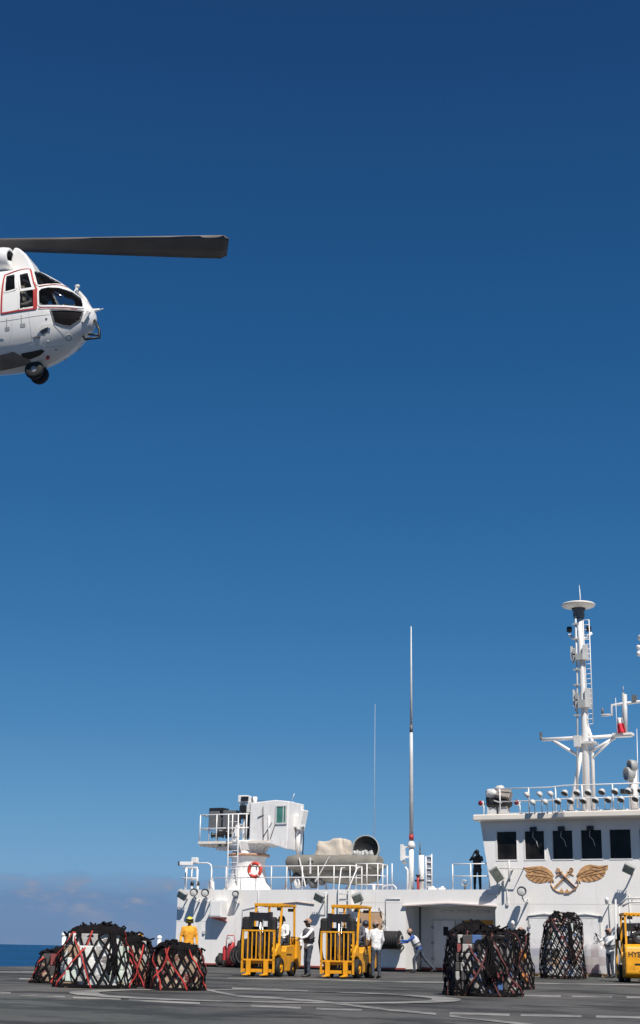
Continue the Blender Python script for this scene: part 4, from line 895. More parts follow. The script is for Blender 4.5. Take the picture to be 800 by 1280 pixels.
# ---------------------------------------------------------------- forklifts (facing +X in their own frame)
def wheel(t_, x, y, r, wd_, name='wheel'):
    m = MB(); m.lathe([(r * .55, -wd_ / 2), (r * .9, -wd_ / 2), (r, -wd_ * .32), (r, wd_ * .32), (r * .9, wd_ / 2), (r * .55, wd_ / 2)], (x, y, r), (0, 1, 0), 28); ty = m.build('wheel', RUBBER, t_)
    m = MB(); m.lathe([(0, -wd_ * .42), (r * .2, -wd_ * .46), (r * .25, -wd_ * .30), (r * .5, -wd_ * .34), (r * .56, -wd_ * .48), (r * .56, wd_ * .48), (r * .5, wd_ * .34), (r * .25, wd_ * .3), (r * .2, wd_ * .46), (0, wd_ * .42)], (x, y, r), (0, 1, 0), 22); m.build('rim', YELLOW, ty)
def forklift(label, loc, rz, front=True):
    f = thing('forklift', label, 'forklift', loc, rz, 'yellow forklifts on the flight deck')
    # chassis side profile, wheels cut out by arches
    def arch(cx, r, n=7): return [(cx + r * math.cos(math.pi * k / n), .05 + r + (0 if False else 0) + r * math.sin(math.pi * k / n) - r + .22) for k in range(n + 1)]
    prof = [(-1.1, .22)] + [(-1.1, .22)] + arch(-.82, -.0001, 1)[:0]
    body = [(-1.0, .16), (.28, .16), (.28, .50), (.36, .62), (.62, .68), (.86, .62), (.86, .78), (.6, .98), (.42, 1.05), (.30, .80), (-.10, .80), (-.14, .96), (-.95, 1.0), (-1.05, .9)]
    m = MB(); m.prism([(x, -.48, z) for x, z in body], (0, .96, 0)); m.build('body', YELLOW, f, bevel=.03)
    cw = [(-1.45, .3), (-1.0, .18), (-.98, 1.24), (-1.25, 1.26), (-1.42, 1.18), (-1.47, 1.0)]
    m = MB(); m.prism([(x, -.56, z) for x, z in cw], (0, 1.12, 0)); cwt = m.build('counterweight', YELLOW, f, bevel=.06)
    m = MB(); m.box((-1.462, 0, .62), (.02, .5, .05)); m.box((-1.45, 0, .40), (.02, .22, .035)); m.box((-.40, .487, .70), (.5, .012, .03)); split_build(m, 'dark_trim', BLACK, f)
    m = MB(); m.box((-.5, .08, .99), (.55, .66, .12), None, .04); m.box((-.76, .08, 1.24), (.12, .6, .45), M.Rotation(-.15, 3, 'Y'), .05); m.build('seat', BLACK, f)
    m = MB(); m.tube([(.42, .0, .95), (.14, .0, 1.20)], .03, 8); m.build('steering_column', BLACK, f)
    m = MB(); m.torus((.13, 0, 1.21), .17, .018, (-.6, 0, .8), 20, 6); m.tube([(.03, 0, 1.14), (.23, 0, 1.28)], .014, 5); m.build('steering_wheel', BLACK, f)
    for x, y, r, wd_ in ((.58, -.47, .30, .22), (.58, .47, .30, .22), (-.78, -.44, .24, .18), (-.78, .44, .24, .18)): wheel(f, x, y, r, wd_)
    for y in (-.45, .45):                            # overhead guard legs
        m = MB(); m.bar((.55, y, .70), (.32, y, 2.22), .06, .07, .01); m.bar((-1.0, y, .98), (-.92, y, 2.22), .06, .07, .01); split_build(m, 'guard_post', YELLOW, f)
    m = MB(); z = 2.25
    for y in (-.45, .45): m.bar((.34, y, z), (-.98, y, z), .08, .08, .01)
    m.bar((.34, -.5, z), (.34, .5, z), .09, .1, .01); m.bar((-.96, -.5, z), (-.96, .5, z), .08, .08, .01)
    for k in range(5): m.bar((.34, -.3 + k * .15, z), (-.96, -.3 + k * .15, z), .05, .03)
    m.build('overhead_guard', YELLOW, f)
    m = MB(); m.box((-1.0, .3, 2.12), (.1, .18, .1)); m.box((.40, .38, 2.12), (.08, .14, .1), None, .02); m.build('work_lamp', BLACK, f)
    for y in (-.32, .32):
        m = MB(); m.box2((.95, y - .05, .10), (1.15, y + .05, 2.0)); m.build('mast_rail', BLACK, f)
    m = MB(); m.box2((.97, -.25, 1.72), (1.13, .25, 1.98)); m.box2((.99, -.25, .95), (1.10, .25, 1.1)); m.box2((.97, -.25, .2), (1.1, .25, .36))
    split_build(m, 'mast_crossbeam', BLACK, f)
    for y, ww in ((-.49, .32), (.43, .22)):
        m = MB(); m.box((1.0, y, 1.62), (.26, ww, .46), None, .08); m.build('mast_shroud', RUBBER, f)
    m = MB(); m.tube([(1.05, -.02, .3), (1.05, -.02, 1.9)], .065, 10); m.tube([(1.14, .1, .3), (1.14, .1, 1.75)], .02, 6); m.build('lift_cylinder', CHROME, f)
    m = MB(); m.tube([(1.02, -.55, 1.66), (.98, -.64, 1.5), (.93, -.7, 1.1), (.9, -.62, .6), (.95, -.5, .45)], .055, 8); m.build('hydraulic_hose', RUBBER, f)
    m = MB(); m.tube([(.98, .5, 1.7), (.9, .52, 1.2), (.9, .4, .8)], .035, 6); m.build('hydraulic_hose', RUBBER, f)
    m = MB(); m.box2((.86, -.30, .40), (.90, .30, 1.55)); m.build('mast_shade_panel', BLACK, f)  # black panel added as the darkness behind the grille bars
    m = MB()                                         # load backrest grille
    for y in (-.54, .54): m.box2((1.2, y - .03, .12), (1.26, y + .03, 1.42))
    for z_ in (1.42, .52): m.box2((1.2, -.57, z_ - .025), (1.26, .57, z_ + .025))
    for k in range(6): y = -.36 + k * .145; m.box2((1.21, y - .016, .54), (1.25, y + .016, 1.40))
    m.box2((1.16, -.5, .40), (1.2, .5, .52)); m.box2((1.16, -.5, .14), (1.2, .5, .24))
    m.build('load_backrest', YELLOW, f)
    for y in (-.3, .3):
        m = MB(); m.box2((1.262, y - .075, .06), (1.31, y + .075, .5)); m.prism([(1.262, y - .075, .05), (1.75, y - .05, .05), (1.75, y - .05, .065), (1.31, y - .075, .1), (1.262, y - .075, .1)], (0, .15, 0)); m.build('fork', YELLOW, f)
    m = MB(); m.box2((.36, -.5, .42), (.95, -.3, .5)); m.box2((.36, .3, .42), (.95, .5, .5)); m.build('fender', BLACK, f)
    m = MB(); m.tube([(-.55, .53, 1.0), (-.55, .50, 1.25), (-.9, .5, 1.25), (-.9, .5, 1.02)], .02, 6); m.build('hip_rail', BLACK, f)
    return f, cwt
F1 = floor_at(322.5, 44.7); f1, _ = forklift('yellow forklift with a man in white driving, leftmost of the three', F1 + V((-.16, 1.22, 0)), -math.pi / 2 + .13)
F2 = floor_at(421.5, 44.7); f2, _ = forklift('yellow forklift beside the ladder, middle one of the three', F2 + V((-.16, 1.22, 0)), -math.pi / 2 + .13)
F3 = floor_at(796, 46.5); f3, cw3 = forklift('yellow forklift seen from behind at the right edge of the deck', F3 + (F3 - CAM).normalized() * 1.4 * V((1, 1, 0)).length / 1.414 * 1.0, AWAY - .10)
def lettering(txt, size, parent, loc, rot, m_, name='lettering'):
    cu = bpy.data.curves.new('txt', 'FONT'); cu.body = txt; cu.size = size; cu.extrude = .004; cu.align_x = 'CENTER'; cu.offset = .006
    o = bpy.data.objects.new('txt', cu); COL.objects.link(o); dg = bpy.context.evaluated_depsgraph_get(); me = bpy.data.meshes.new_from_object(o.evaluated_get(dg)); bpy.data.objects.remove(o)
    me.materials.clear(); me.materials.append(m_); q = bpy.data.objects.new(name, me); COL.objects.link(q); q.parent = parent; q.location = loc; q.rotation_euler = rot; return q
lettering('HYSTER', .23, cw3, (-1.474, .06, .86), (math.pi / 2, 0, -math.pi / 2), mat('dark_lettering', (.10, .05, .02), .6))
seated = dict(pelvis=(-.5, 0, 1.13), waist=(-.53, 0, 1.28), chest=(-.52, 0, 1.46), neck=(-.50, 0, 1.63), head=(-.46, 0, 1.79), shL=(-.5, .185, 1.58), shR=(-.5, -.185, 1.58), elL=(-.36, .26, 1.34), wrL=(-.12, .16, 1.25), elR=(-.36, -.26, 1.34), wrR=(-.12, -.16, 1.25),
              hipL=(-.48, .1, 1.12), hipR=(-.48, -.1, 1.12), knL=(-.06, .14, 1.12), knR=(-.06, -.14, 1.12), anL=(.04, .14, .92), anR=(.04, -.14, .92))
person('driver in white jersey without vest seated on the leftmost forklift', f1.location + V((.17, .02, 0)), -math.pi / 2 + .13, SHW, DENIM, pose=seated, helmet=mat('dark_cap', (.03, .025, .025), .7))
person('driver in dark clothes and pale helmet seated on the middle forklift', f2.location + V((.17, .02, 0)), -math.pi / 2 + .13, VESTD, DENIM, pose=seated, helmet=HELW)
person('driver in dark grey seen from behind on the forklift at the right edge', f3.location, AWAY - .10, VESTD, DENIM, pose=seated, helmet=mat('black_helmet', (.03, .03, .035), .5, var=.2))
sw = thing('spare_wheel', 'black tyre like roll strapped behind the seat of the right edge forklift', 'wheel', f3.location + M.Rotation(AWAY - .10, 3, 'Z') @ V((-1.12, .05, 1.26)))
m = MB(); m.torus((0, -.0, .2), .15, .075, (-.43, .9, 0), 24, 10); m.build('tyre', RUBBER, sw)
m = MB(); m.lathe([(0, -.04), (.1, -.04), (.11, .04), (0, .04)], (0, 0, .2), (-.43, .9, 0), 18); m.build('hub', DGREY, sw)

# ---------------------------------------------------------------- cargo loads under webbing nets
def goods(name, cols, sc=5.0):
    m = bpy.data.materials.new(name); m.use_nodes = True; t = m.node_tree; b = t.nodes['Principled BSDF']; b.inputs['Roughness'].default_value = .6
    tcx = t.nodes.new('ShaderNodeTexCoord'); mpn = t.nodes.new('ShaderNodeMapping'); mpn.inputs['Scale'].default_value = (1, 1, 1.4); mpn.inputs['Rotation'].default_value = (.3, .2, .4); t.links.new(tcx.outputs['Object'], mpn.inputs[0])
    v = t.nodes.new('ShaderNodeTexVoronoi'); v.inputs['Scale'].default_value = sc; v.distance = 'CHEBYCHEV'; t.links.new(mpn.outputs[0], v.inputs['Vector'])
    sp = t.nodes.new('ShaderNodeSeparateColor'); t.links.new(v.outputs['Color'], sp.inputs[0])
    r_ = ramp(t, sp.outputs[0], [(k / len(cols), c_) for k, c_ in enumerate(cols)]); r_.node.color_ramp.interpolation = 'CONSTANT'
    t.links.new(r_, b.inputs['Base Color'])
    nn = t.nodes.new('ShaderNodeTexNoise'); nn.inputs['Scale'].default_value = 12; t.links.new(tcx.outputs['Object'], nn.inputs[0])
    bn = t.nodes.new('ShaderNodeBump'); bn.inputs['Strength'].default_value = .7; bn.inputs['Distance'].default_value = .05; t.links.new(nn.outputs[0], bn.inputs['Height']); t.links.new(bn.outputs[0], b.inputs['Normal'])
    return m
GOODS_PALE = goods('white_packed_goods', [(.62, .63, .62), (.50, .57, .52), (.66, .66, .64), (.40, .40, .40), (.58, .60, .58), (.16, .15, .15)])
GOODS_BROWN = goods('brown_packed_goods', [(.30, .21, .14), (.38, .29, .2), (.24, .16, .11), (.42, .36, .3), (.16, .05, .045)])
GOODS_DARK = goods('dark_packed_goods', [(.05, .05, .05), (.12, .11, .11), (.28, .27, .27), (.03, .03, .035), (.16, .05, .05), (.40, .39, .38), (.05, .08, .18), (.2, .16, .13)], 7)
GOODS_GREY = goods('grey_packed_goods', [(.46, .46, .47), (.30, .30, .31), (.56, .56, .56), (.10, .10, .11), (.38, .33, .3), (.08, .14, .26), (.24, .08, .07)], 5)
def cargo(label, c, w_, d_, h_, rz, seed, cols, red=0, topm=NET, nlines=15, lump=.12, topamp=.10, gath=None, lay=(4, 3, 4), group='cargo loads under black webbing nets', sw_=.045, power=3.2, heap=.985, tp=.14, sheet=None, rmat=None):
    t_ = thing('netted_cargo', label, 'cargo load', c, rz, group); rr = random.Random(seed)
    so_ = V((seed * 3.1, seed * 1.3, seed * .7))
    def prof(v):                                     # radius factor with height, v 0..1.25 (beyond 1 closes over the top)
        return (1.0 - tp * (max(0, v - .35) / .65) ** 1.4) if v <= 1 else ((1 - tp) * max(0.0, 1 - ((v - 1) / .45)) ** .8)
    def surf(u, v, k=1.0):
        ca, sa = math.cos(u), math.sin(u); rad_ = (abs(ca) ** power + abs(sa) ** power) ** (-1 / power)
        base = V((ca * rad_, sa * rad_, 0)); nn = NZ.noise(V((ca * 1.6, sa * 1.6, v * 1.7)) + so_)
        n2 = NZ.noise(V((ca * 4, sa * 4, v * 4)) + so_)
        f = prof(v) * (1 + lump * nn + lump * .4 * n2) * k
        z = h_ * (min(v, 1) + (0 if v <= 1 else .11 * (1 - ((1.45 - v) / .45) ** 2))) + (topamp * (nn + .5 * n2)) * min(1, v) ** 2
        return V((base.x * f * w_ / 2, base.y * f * d_ / 2, max(.02, z)))
    def nrm(u, v):
        e = .03; a = surf(u + e, v) - surf(u - e, v); b = surf(u, min(1.44, v + e)) - surf(u, max(0, v - e)); n_ = a.cross(b); return n_.normalized() if n_.length > 1e-9 else V((0, 0, 1))
    m = MB()
    for k in range(3): m.box((0, (k - 1) * d_ * .28, .05), (w_ * .74, .1, .08))
    for k in range(5): m.box(((k - 2) * w_ * .16, 0, .105), (w_ * .12, d_ * .7, .025))
    m.build('pallet', WOOD, t_)
    nx, ny, nzk = lay; bz = .125; hh = (h_ - bz) / nzk
    for i in range(nx):
        for j in range(ny):
            for k in range(nzk):
                if 0 < i < nx - 1 and 0 < j < ny - 1 and k < nzk - 1: continue
                x = (i + .5) / nx - .5; y = (j + .5) / ny - .5; u = math.atan2(y, x)
                q = surf(u, (k + .5) / nzk); lim = .90
                sx, sy, sz = w_ / nx * .97 * lim, d_ / ny * .97 * lim, hh * .96
                # stay inside the net: pull corner cartons inward
                p = V((x * w_ * lim, y * d_ * lim, bz + (k + .5) * hh))
                e = (abs(p.x) + sx / 2) / (w_ / 2), (abs(p.y) + sy / 2) / (d_ / 2)
                if e[0] ** power + e[1] ** power > 1.0: s2 = (e[0] ** power + e[1] ** power) ** (-1 / power); p.x *= s2; p.y *= s2; sx *= s2; sy *= s2
                sc = prof((k + .5) / nzk) * (.985 - .06 * rr.random()); p.x *= sc; p.y *= sc
                mm = MB(); mm.box(p, (sx, sy, sz), M.Rotation(rr.uniform(-.06, .06), 3, 'Z'), .015)
                mm.build('carton', CART[rr.choice(cols)], t_)
    turns = 2 * math.pi
    m = MB(); n1, n2_ = 44, 16
    vs = [surf(turns * i / n1, 1.4 * j / n2_, .90) for j in range(n2_ + 1) for i in range(n1)]
    m.add(vs, [(j * n1 + i, j * n1 + (i + 1) % n1, (j + 1) * n1 + (i + 1) % n1, (j + 1) * n1 + i) for j in range(n2_) for i in range(n1)] + [list(range(n2_ * n1, n2_ * n1 + n1))], True); m.build('packed_goods', sheet or GOODS_PALE, t_)
    m = MB()
    def lines(mb, cnt, sgn, w, off=0., jit=.015, k_=1.03, vmax=1.3, slope=None):
        for i in range(cnt):
            u0 = turns * (i + off) / cnt + rr.uniform(-jit, jit); sl_ = slope if slope else h_ * 1.05 / ((w_ + d_) / 2) * .95; pts = []; ns = []
            for q in range(26):
                v = vmax * q / 25; u = u0 + sgn * v * sl_ + .018 * math.sin(v * 6 + u0 * 3); pts.append(surf(u, v, k_)); ns.append(nrm(u, v))
            mb.ribbon(pts, ns, w)
    lines(m, nlines + 8, 1, sw_); lines(m, nlines + 8, -1, sw_, .5, k_=1.035)
    for v in (.04, .97):
        pts = [surf(turns * q / 60, v, 1.05) for q in range(61)]; ns = [nrm(turns * q / 60, v) for q in range(61)]; m.ribbon(pts, ns, sw_ * 1.2)
    m.build('cargo_net', NET, t_)
    m = MB()                                         # gathered net and slings heaped on top
    n1, n2_ = 40, 9; vs = []
    for j in range(n2_ + 1):
        v = heap + (1.449 - heap) * j / n2_
        for i in range(n1):
            u = turns * i / n1; p = surf(u, min(v, 1.449), 1.05); k_ = NZ.noise(V((p.x * 7, p.y * 7, j * .5 + seed))); p += V((0, 0, .05 * k_ + .03)) + V((p.x, p.y, 0)) * (.06 * NZ.noise(p * 9 + so_)); 
            if j == 0: p.z += .05 * NZ.noise(V((u * 4, seed, 0))) - .03
            vs.append(p)
    m.add(vs, [(j * n1 + i, j * n1 + (i + 1) % n1, (j + 1) * n1 + (i + 1) % n1, (j + 1) * n1 + i) for j in range(n2_) for i in range(n1)], True)
    for k in range(26):
        u = rr.uniform(0, turns); v = rr.uniform(heap - .03, 1.38); q = surf(u, v, 1.03); a = rr.uniform(0, turns); s_ = rr.uniform(.08, .2)
        pts = [q + V((math.cos(a + t * 2.2) * s_ * t, math.sin(a + t * 1.7) * s_ * t, .03 + .05 * math.sin(t * 5 + k))) for t in [0, .3, .6, .9, 1.2]]; m.tube(pts, .022, 6)
    m.build('gathered_net', topm, t_)
    if red:
        m = MB()
        for k in range(red):
            u0 = turns * (k + rr.random() * .6) / red; sg = rr.choice((-1, 1)); pts = []; ns = []
            for q in range(26):
                v = 1.15 * q / 25; u = u0 + sg * v * h_ / ((w_ + d_) / 2) + .07 * math.sin(v * 5 + k); pts.append(surf(u, v, 1.065)); ns.append(nrm(u, v))
            m.ribbon(pts, ns, sw_ * .68)
        m.build('red_strap', rmat or NETR, t_)
    if gath:                                         # slack bunches of webbing hanging down the side
        m = MB()
        for u0 in gath:
            for k in range(6):
                pts = [surf(u0 + .045 * (k - 2.5) * (1 - .4 * v) + .04 * math.sin(v * 9 + k), v, 1.07 + .02 * math.sin(k * 2 + v * 7)) for v in [1.05 - .1 * q for q in range(9)]]; m.tube(pts, .022, 5)
        m.build('slack_webbing', NET, t_)
    return t_
def facing(c): d = CAM - c; return math.atan2(d.y, d.x) + math.pi / 2
def put(px, py, dd): c = deck(px, py); q = (c - CAM); q.z = 0; q = q.normalized(); return V((c.x, c.y, 0)) + q * dd
cA = put(117, 1235.5, .55); cargo('large netted cargo load of white cartons with red straps, tallest of the left group', cA, 1.66, 1.25, 1.10, facing(cA), 3, [0, 0, 1, 3, 0, 3, 2], red=7, gath=[-1.15], lay=(4, 3, 4), topamp=.10, nlines=12, power=2.35, lump=.2, tp=.28)
cB = put(160, 1233.5, .5); cargo('brown netted cargo load half hidden behind the tall white carton load', cB, 1.08, 1.1, .98, facing(cB), 5, [2, 7, 2, 3], red=9, lay=(3, 3, 3), nlines=11, power=2.5, tp=.2, sheet=GOODS_BROWN)
cC = put(69, 1229.5, .4); cargo('low slumped netted bundle at the far left of the deck', cC, 1.0, .8, .66, facing(cC), 8, [2, 4, 3, 6], red=6, lay=(3, 2, 2), lump=.28, topamp=.14, nlines=9, power=2.2, tp=.4, sheet=GOODS_BROWN)
cD = put(220, 1238.5, .5); cargo('low netted load of kraft cartons with dark heaped top and a red strap', cD, 1.16, 1.0, .80, facing(cD), 11, [7, 2, 7, 3], red=9, lay=(3, 3, 2), nlines=11, topamp=.10, power=2.7, lump=.16, sheet=GOODS_BROWN)
cE = put(603, 1246, .6); cargo('dark bulky netted cargo load nearest to the camera on the right side', cE, 1.50, 1.25, 1.22, facing(cE), 14, [3, 4, 4, 4, 6, 3, 4, 4, 5, 4, 4, 3], red=9, rmat=NETB, lay=(6, 4, 6), lump=.22, gath=[-1.35], nlines=20, topamp=.16, power=2.5, heap=1.12, sheet=GOODS_DARK)
cF = put(640, 1237, .5); cargo('narrow netted load of mixed boxes partly hidden behind the dark bulky one', cF, 1.02, 1.0, 1.24, facing(cF), 17, [3, 2, 4, 3, 4, 7, 2, 8], red=8, rmat=NETB, lay=(3, 3, 4), lump=.2, nlines=13, power=2.5, heap=1.12, sheet=GOODS_DARK)
cG = put(705, 1223.8, .6); cargo('tall netted cargo load standing before the two white doors', cG, 1.62, 1.3, 1.98, facing(cG), 21, [3, 0, 3, 4, 3, 1, 3, 2], sheet=GOODS_GREY, rmat=NETB, red=7, lay=(5, 3, 6), lump=.20, nlines=18, topamp=.26, sw_=.045, gath=[-1.2], power=2.8, heap=1.22)

def wrapped(label, c, w_, d_, h_, rz, seed, cols, dome=True):
    t_ = thing('wrapped_pallet', label, 'pallet load', c, rz, 'pallets wrapped in clear plastic'); rr = random.Random(seed)
    m = MB()
    for k in range(3): m.box((0, (k - 1) * d_ * .4, .05), (w_, .1, .09))
    for k in range(5): m.box(((k - 2) * w_ * .22, 0, .11), (w_ * .16, d_, .025))
    m.build('pallet', WOOD, t_)
    for i in range(3):
        for k in range(3):
            hk = (h_ - .13) / 3 * .9; m = MB(); m.box(((i - 1) * w_ * .3, 0, .13 + hk * (k + .5)), (w_ * .29, d_ * .8, hk * .95), M.Rotation(rr.uniform(-.05, .05), 3, 'Z'), .01); m.build('carton', CART[rr.choice(cols)], t_)
    m = MB(); n = 28; vs = []
    zs = [.12, .3, .6, .85, 1.0, 1.06, 1.09]; ks = [1.0, 1.03, 1.02, 1.0, .93, .7, .0]
    for z, k_ in zip(zs, ks):
        for i in range(n):
            a = 2 * math.pi * i / n; ca, sa = math.cos(a), math.sin(a); r_ = (abs(ca) ** 4 + abs(sa) ** 4) ** -.25 * k_ * (1 + .05 * NZ.noise(V((ca * 3, sa * 3, z * 4 + seed))))
            vs.append((ca * r_ * w_ * .52, sa * r_ * d_ * .52, z * h_))
    m.add(vs, [(j * n + i, j * n + (i + 1) % n, (j + 1) * n + (i + 1) % n, (j + 1) * n + i) for j in range(len(zs) - 1) for i in range(n)], True)
    m.build('plastic_wrap', WRAP, t_)
    return t_
c = deck(670, 1220.5); wrapped('pallet under milky plastic left of the tall netted load', c + V((0, .4, 0)), 1.25, 1.0, 1.2, .1, 3, [3, 3, 4, 5])
c = deck(744, 1221.5); wrapped('plastic wrapped pallet of red and white cartons right of the tall netted load', c + V((0, .3, 0)), .95, .9, 1.22, .1, 6, [6, 0, 7, 6, 0])
c = deck(757.5, 1221.8); wrapped('narrow pale wrapped pallet beside the man in white at the wall pipe', c + V((0, .25, 0)), .46, .6, 1.25, .1, 9, [0, 0, 3])

# ---------------------------------------------------------------- deck-level gear by the deckhouse
p = wall(289, 1206, -.5); ex = thing('wheeled_extinguisher', 'red wheeled fire extinguisher with white hose frame against the wall', 'fire extinguisher', (p.x, -.55, 0), 0)
m = MB(); m.lathe([(0, .12), (.16, .14), (.18, .25), (.18, .95), (.13, 1.1), (.04, 1.15), (0, 1.15)], (0, 0, 0), n=18); m.build('cylinder', REDP, ex)
m = MB(); m.lathe([(0, .12), (.10, .14), (.11, .25), (.11, .85), (.06, .95), (0, .97)], (-.36, .05, 0), n=14); m.build('gas_bottle', REDP, ex)
m = MB(); m.tube([(-.2, -.05, .1), (-.25, -.05, 1.2), (-.2, -.05, 1.42), (.15, -.05, 1.42), (.2, -.05, 1.2), (.2, -.05, .1)], .022, 6); m.build('trolley_frame', REDP, ex)
m = MB(); m.torus((0, -.2, 1.2), .13, .03, (0, 1, 0), 18, 6); m.build('hose_coil', LGREY, ex)
for x in (-.3, .3):
    m = MB(); m.lathe([(.05, -.04), (.16, -.04), (.17, 0), (.16, .04), (.05, .04)], (x, -.08, .17), (1, 0, 0), 18); m.build('wheel', RUBBER, ex)
m = MB(); m.blob((-.62, .1, .32), (.2, .25, .3), .4, 2.5, 3); m.tube([(-.5, 0, .6), (-.75, -.1, .3), (-.6, -.2, .05), (-.3, -.25, .04)], .04, 6); m.build('black_hose', RUBBER, ex)
p = wall(306, 1200, -.4); hr = thing('hose_heap', 'hump of black hose leaning against the wall behind the leftmost forklift', 'hose', (p.x, -.55, 0))
m = MB(); m.blob((0, 0, .5), (.42, .35, .72), .35, 2.2, 4); m.blob((.35, -.1, .62), (.5, .35, .8), .35, 2.2, 9)
for k in range(4): m.torus((.1 * k - .1, -.2, .55), .42 - .03 * (k % 3), .05, (.5, -1, .3 + .1 * k), 28, 7)
m.build('coils', RUBBER, hr)
p = wall(488, 1175, -.6); rl = thing('hose_reel', 'dark horizontal drum of hose mounted on the wall left of the alcove', 'hose reel', (p.x, 0, p.z))
m = MB()
for k in range(9): m.torus((-.33 + k * .083, -.55, 0), .34, .05, (1, 0, 0), 26, 7)
m.lathe([(0, -.36), (.3, -.36), (.3, .36), (0, .36)], (0, -.55, 0), (1, 0, 0), 20); m.build('drum', RUBBER, rl)
for x in (-.40, .40):
    m = MB(); m.lathe([(.05, -.02), (.40, -.02), (.41, 0), (.40, .02), (.05, .02)], (x, -.55, 0), (1, 0, 0), 24); m.build('flange', BLACK, rl)
m = MB(); m.tube([(-.4, 0, -.3), (-.4, -.55, 0), (.4, -.55, 0), (.4, 0, -.3)], .035, 6); m.build('bracket', LGREY, rl)
m = MB(); m.tube([(.44, -.55, 0), (.52, -.55, 0)], .05, 8); m.torus((.52, -.55, 0), .2, .02, (1, 0, 0), 18, 6); m.build('crank', GREY, rl)
# ladder on the wall pilaster
p = wall(429, 1160, -.3); ld = thing('wall_ladder', 'white rung ladder with handrails on the wall behind the second forklift', 'ladder', (p.x, -.16, .15))
m = MB()
for x in (-.25, .25): m.tube([(x, -.14, 0), (x, -.14, 3.4), (x + (.3 if x > 0 else .0), .1, 4.3), (x + (.3 if x > 0 else 0), .5, 4.35)], .03, 6)
m.build('stile', RAILW, ld)
m = MB()
for k in range(11): m.tube([(-.25, -.14, .25 + k * .29), (.25, -.14, .25 + k * .29)], .02, 6)
m.build('rungs', LGREY, ld)
p = wall(464, 1152, -.12); bd = thing('notice_board', 'tan board on the wall behind the second forklift driver', 'board', (p.x, 0, p.z))
m = MB(); m.box2((-.62, -.06, -.42), (.5, 0, .42), .01); m.build('board', mat('board_tan', (.50, .33, .2), .7, var=.1), bd); m = MB(); m.box2((-.66, -.075, -.46), (.54, -.061, -.42)); m.box2((-.66, -.075, .42), (.54, -.061, .46)); m.build('edge', WHITE2, bd)
p = wall(480, 1150, -.1); ck = thing('wall_cleat', 'thin grey bent rod on the wall right of the tan board', 'rod', (p.x, 0, p.z)); m = MB(); m.tube([(-.28, -.02, .55), (-.1, -.15, .35), (.12, -.15, .1), (-.15, -.15, -.3)], .02, 6); m.build('rod', GREY, ck)
a = wall(331, 1131, -.1); b_ = wall(371, 1127.5, -.1); c_ = wall(392, 1130, -.1)
t_ = thing('wall_pipe', 'thin brown peaked strip on the wall above the leftmost forklift', 'strip', (a.x, 0, a.z)); m = MB(); m.tube([(0, -.03, 0), (b_.x - a.x, -.03, b_.z - a.z), (c_.x - a.x, -.03, c_.z - a.z)], .03, 6); m.build('strip', mat('strip_brown', (.42, .33, .3), .5), t_)
# pipe frame, hanging hooks and valve wheel at the right
p = wall(775, 1222, -.5); pf = thing('pipe_frame', 'grey pipe frame standing at the wall above the right edge forklift', 'pipe frame', (p.x, -.6, 0))
X_ = lambda px, py: wall(px, py, -.6) - V((p.x, -.6, 0))
m = MB(); m.tube([X_(770, 1222), X_(769.5, 1124)], .04, 8); m.tube([X_(774.5, 1222), X_(774, 1131)], .04, 8); m.build('upright', LGREY, pf)
m = MB(); m.tube([X_(773, 1133), X_(783, 1123), X_(812, 1122)], .045, 8); m.tube([X_(778, 1133), X_(786, 1128), X_(812, 1127)], .04, 8); m.tube([X_(790, 1128), X_(790, 1122)], .03, 6); m.build('top_rail', LGREY, pf)
for px, py, lab in ((758.5, 1127, 'left'), (641, 1156, 'right')):
    p = wall(px, py, -.4); hk = thing('wall_lamp', ('small bullet lamp on the wall above the valve wheel' if lab == 'left' else 'small white lamp on the wall above the dark bulky load'), 'lamp', (p.x, 0, p.z), 0, 'small wall lamps')
    m = MB(); m.lathe([(0, -.12), (.06, -.1), (.09, .1), (.05, .18), (0, .2)], (0, -.42, 0), (.2, -.5, .8), 12); m.build('lamp_body', WHITE2, hk); m = MB(); m.tube([(0, 0, -.1), (0, -.35, -.06)], .025, 6); m.tube([(0, -.05, -.1), (0, -.04, -1.2)], .014, 5); m.build('bracket', GREY, hk)
p = wall(747, 1173.5, -.25); vw = thing('gate_valve', 'grey spoked valve wheel on the wall beside the white door', 'valve', (p.x, 0, p.z))
m = MB(); m.torus((0, -.25, 0), .15, .022, (0, 1, 0), 20, 6)
for k in range(3): a = k * math.pi / 3; m.tube([(-.15 * math.cos(a), -.25, -.15 * math.sin(a)), (.15 * math.cos(a), -.25, .15 * math.sin(a))], .015, 5)
m.build('handwheel', GREY, vw); m = MB(); m.tube([(0, 0, 0), (0, -.25, 0)], .03, 6); m.build('stem', LGREY, vw)
m = MB(); m.box2((-.1, -.08, -.55), (.1, 0, -.35)); m.build('valve_box', GREY, vw)
# stanchions at the deck edge
for px, pt, lab in ((77.5, 1168, 'white deck edge post beside the tallest netted load'), (173.5, 1170, 'white deck edge post with a yellow tip behind the brown netted load'), (197.5, 1172, 'white deck edge post nearest the man in yellow')):
    p = on(px, 1208.5, 0, .1); dd = ROT.transposed() @ (p - CAM); hgt = (1205 - pt) / FPX * -dd.z
    t_ = thing('deck_edge_post', lab, 'post', (p.x, p.y, 0), 0, 'deck edge posts')
    m = MB(); m.tube([(0, 0, 0), (0, 0, hgt)], .09 if px < 100 else .1, 8); m.build('post', RAILW, t_)
    m = MB(); m.lathe([(.12, hgt), (.12, hgt + .08), (.05, hgt + .14), (0, hgt + .14)], n=10); m.build('cap', YELLOW if 100 < px < 190 else RAILW, t_)
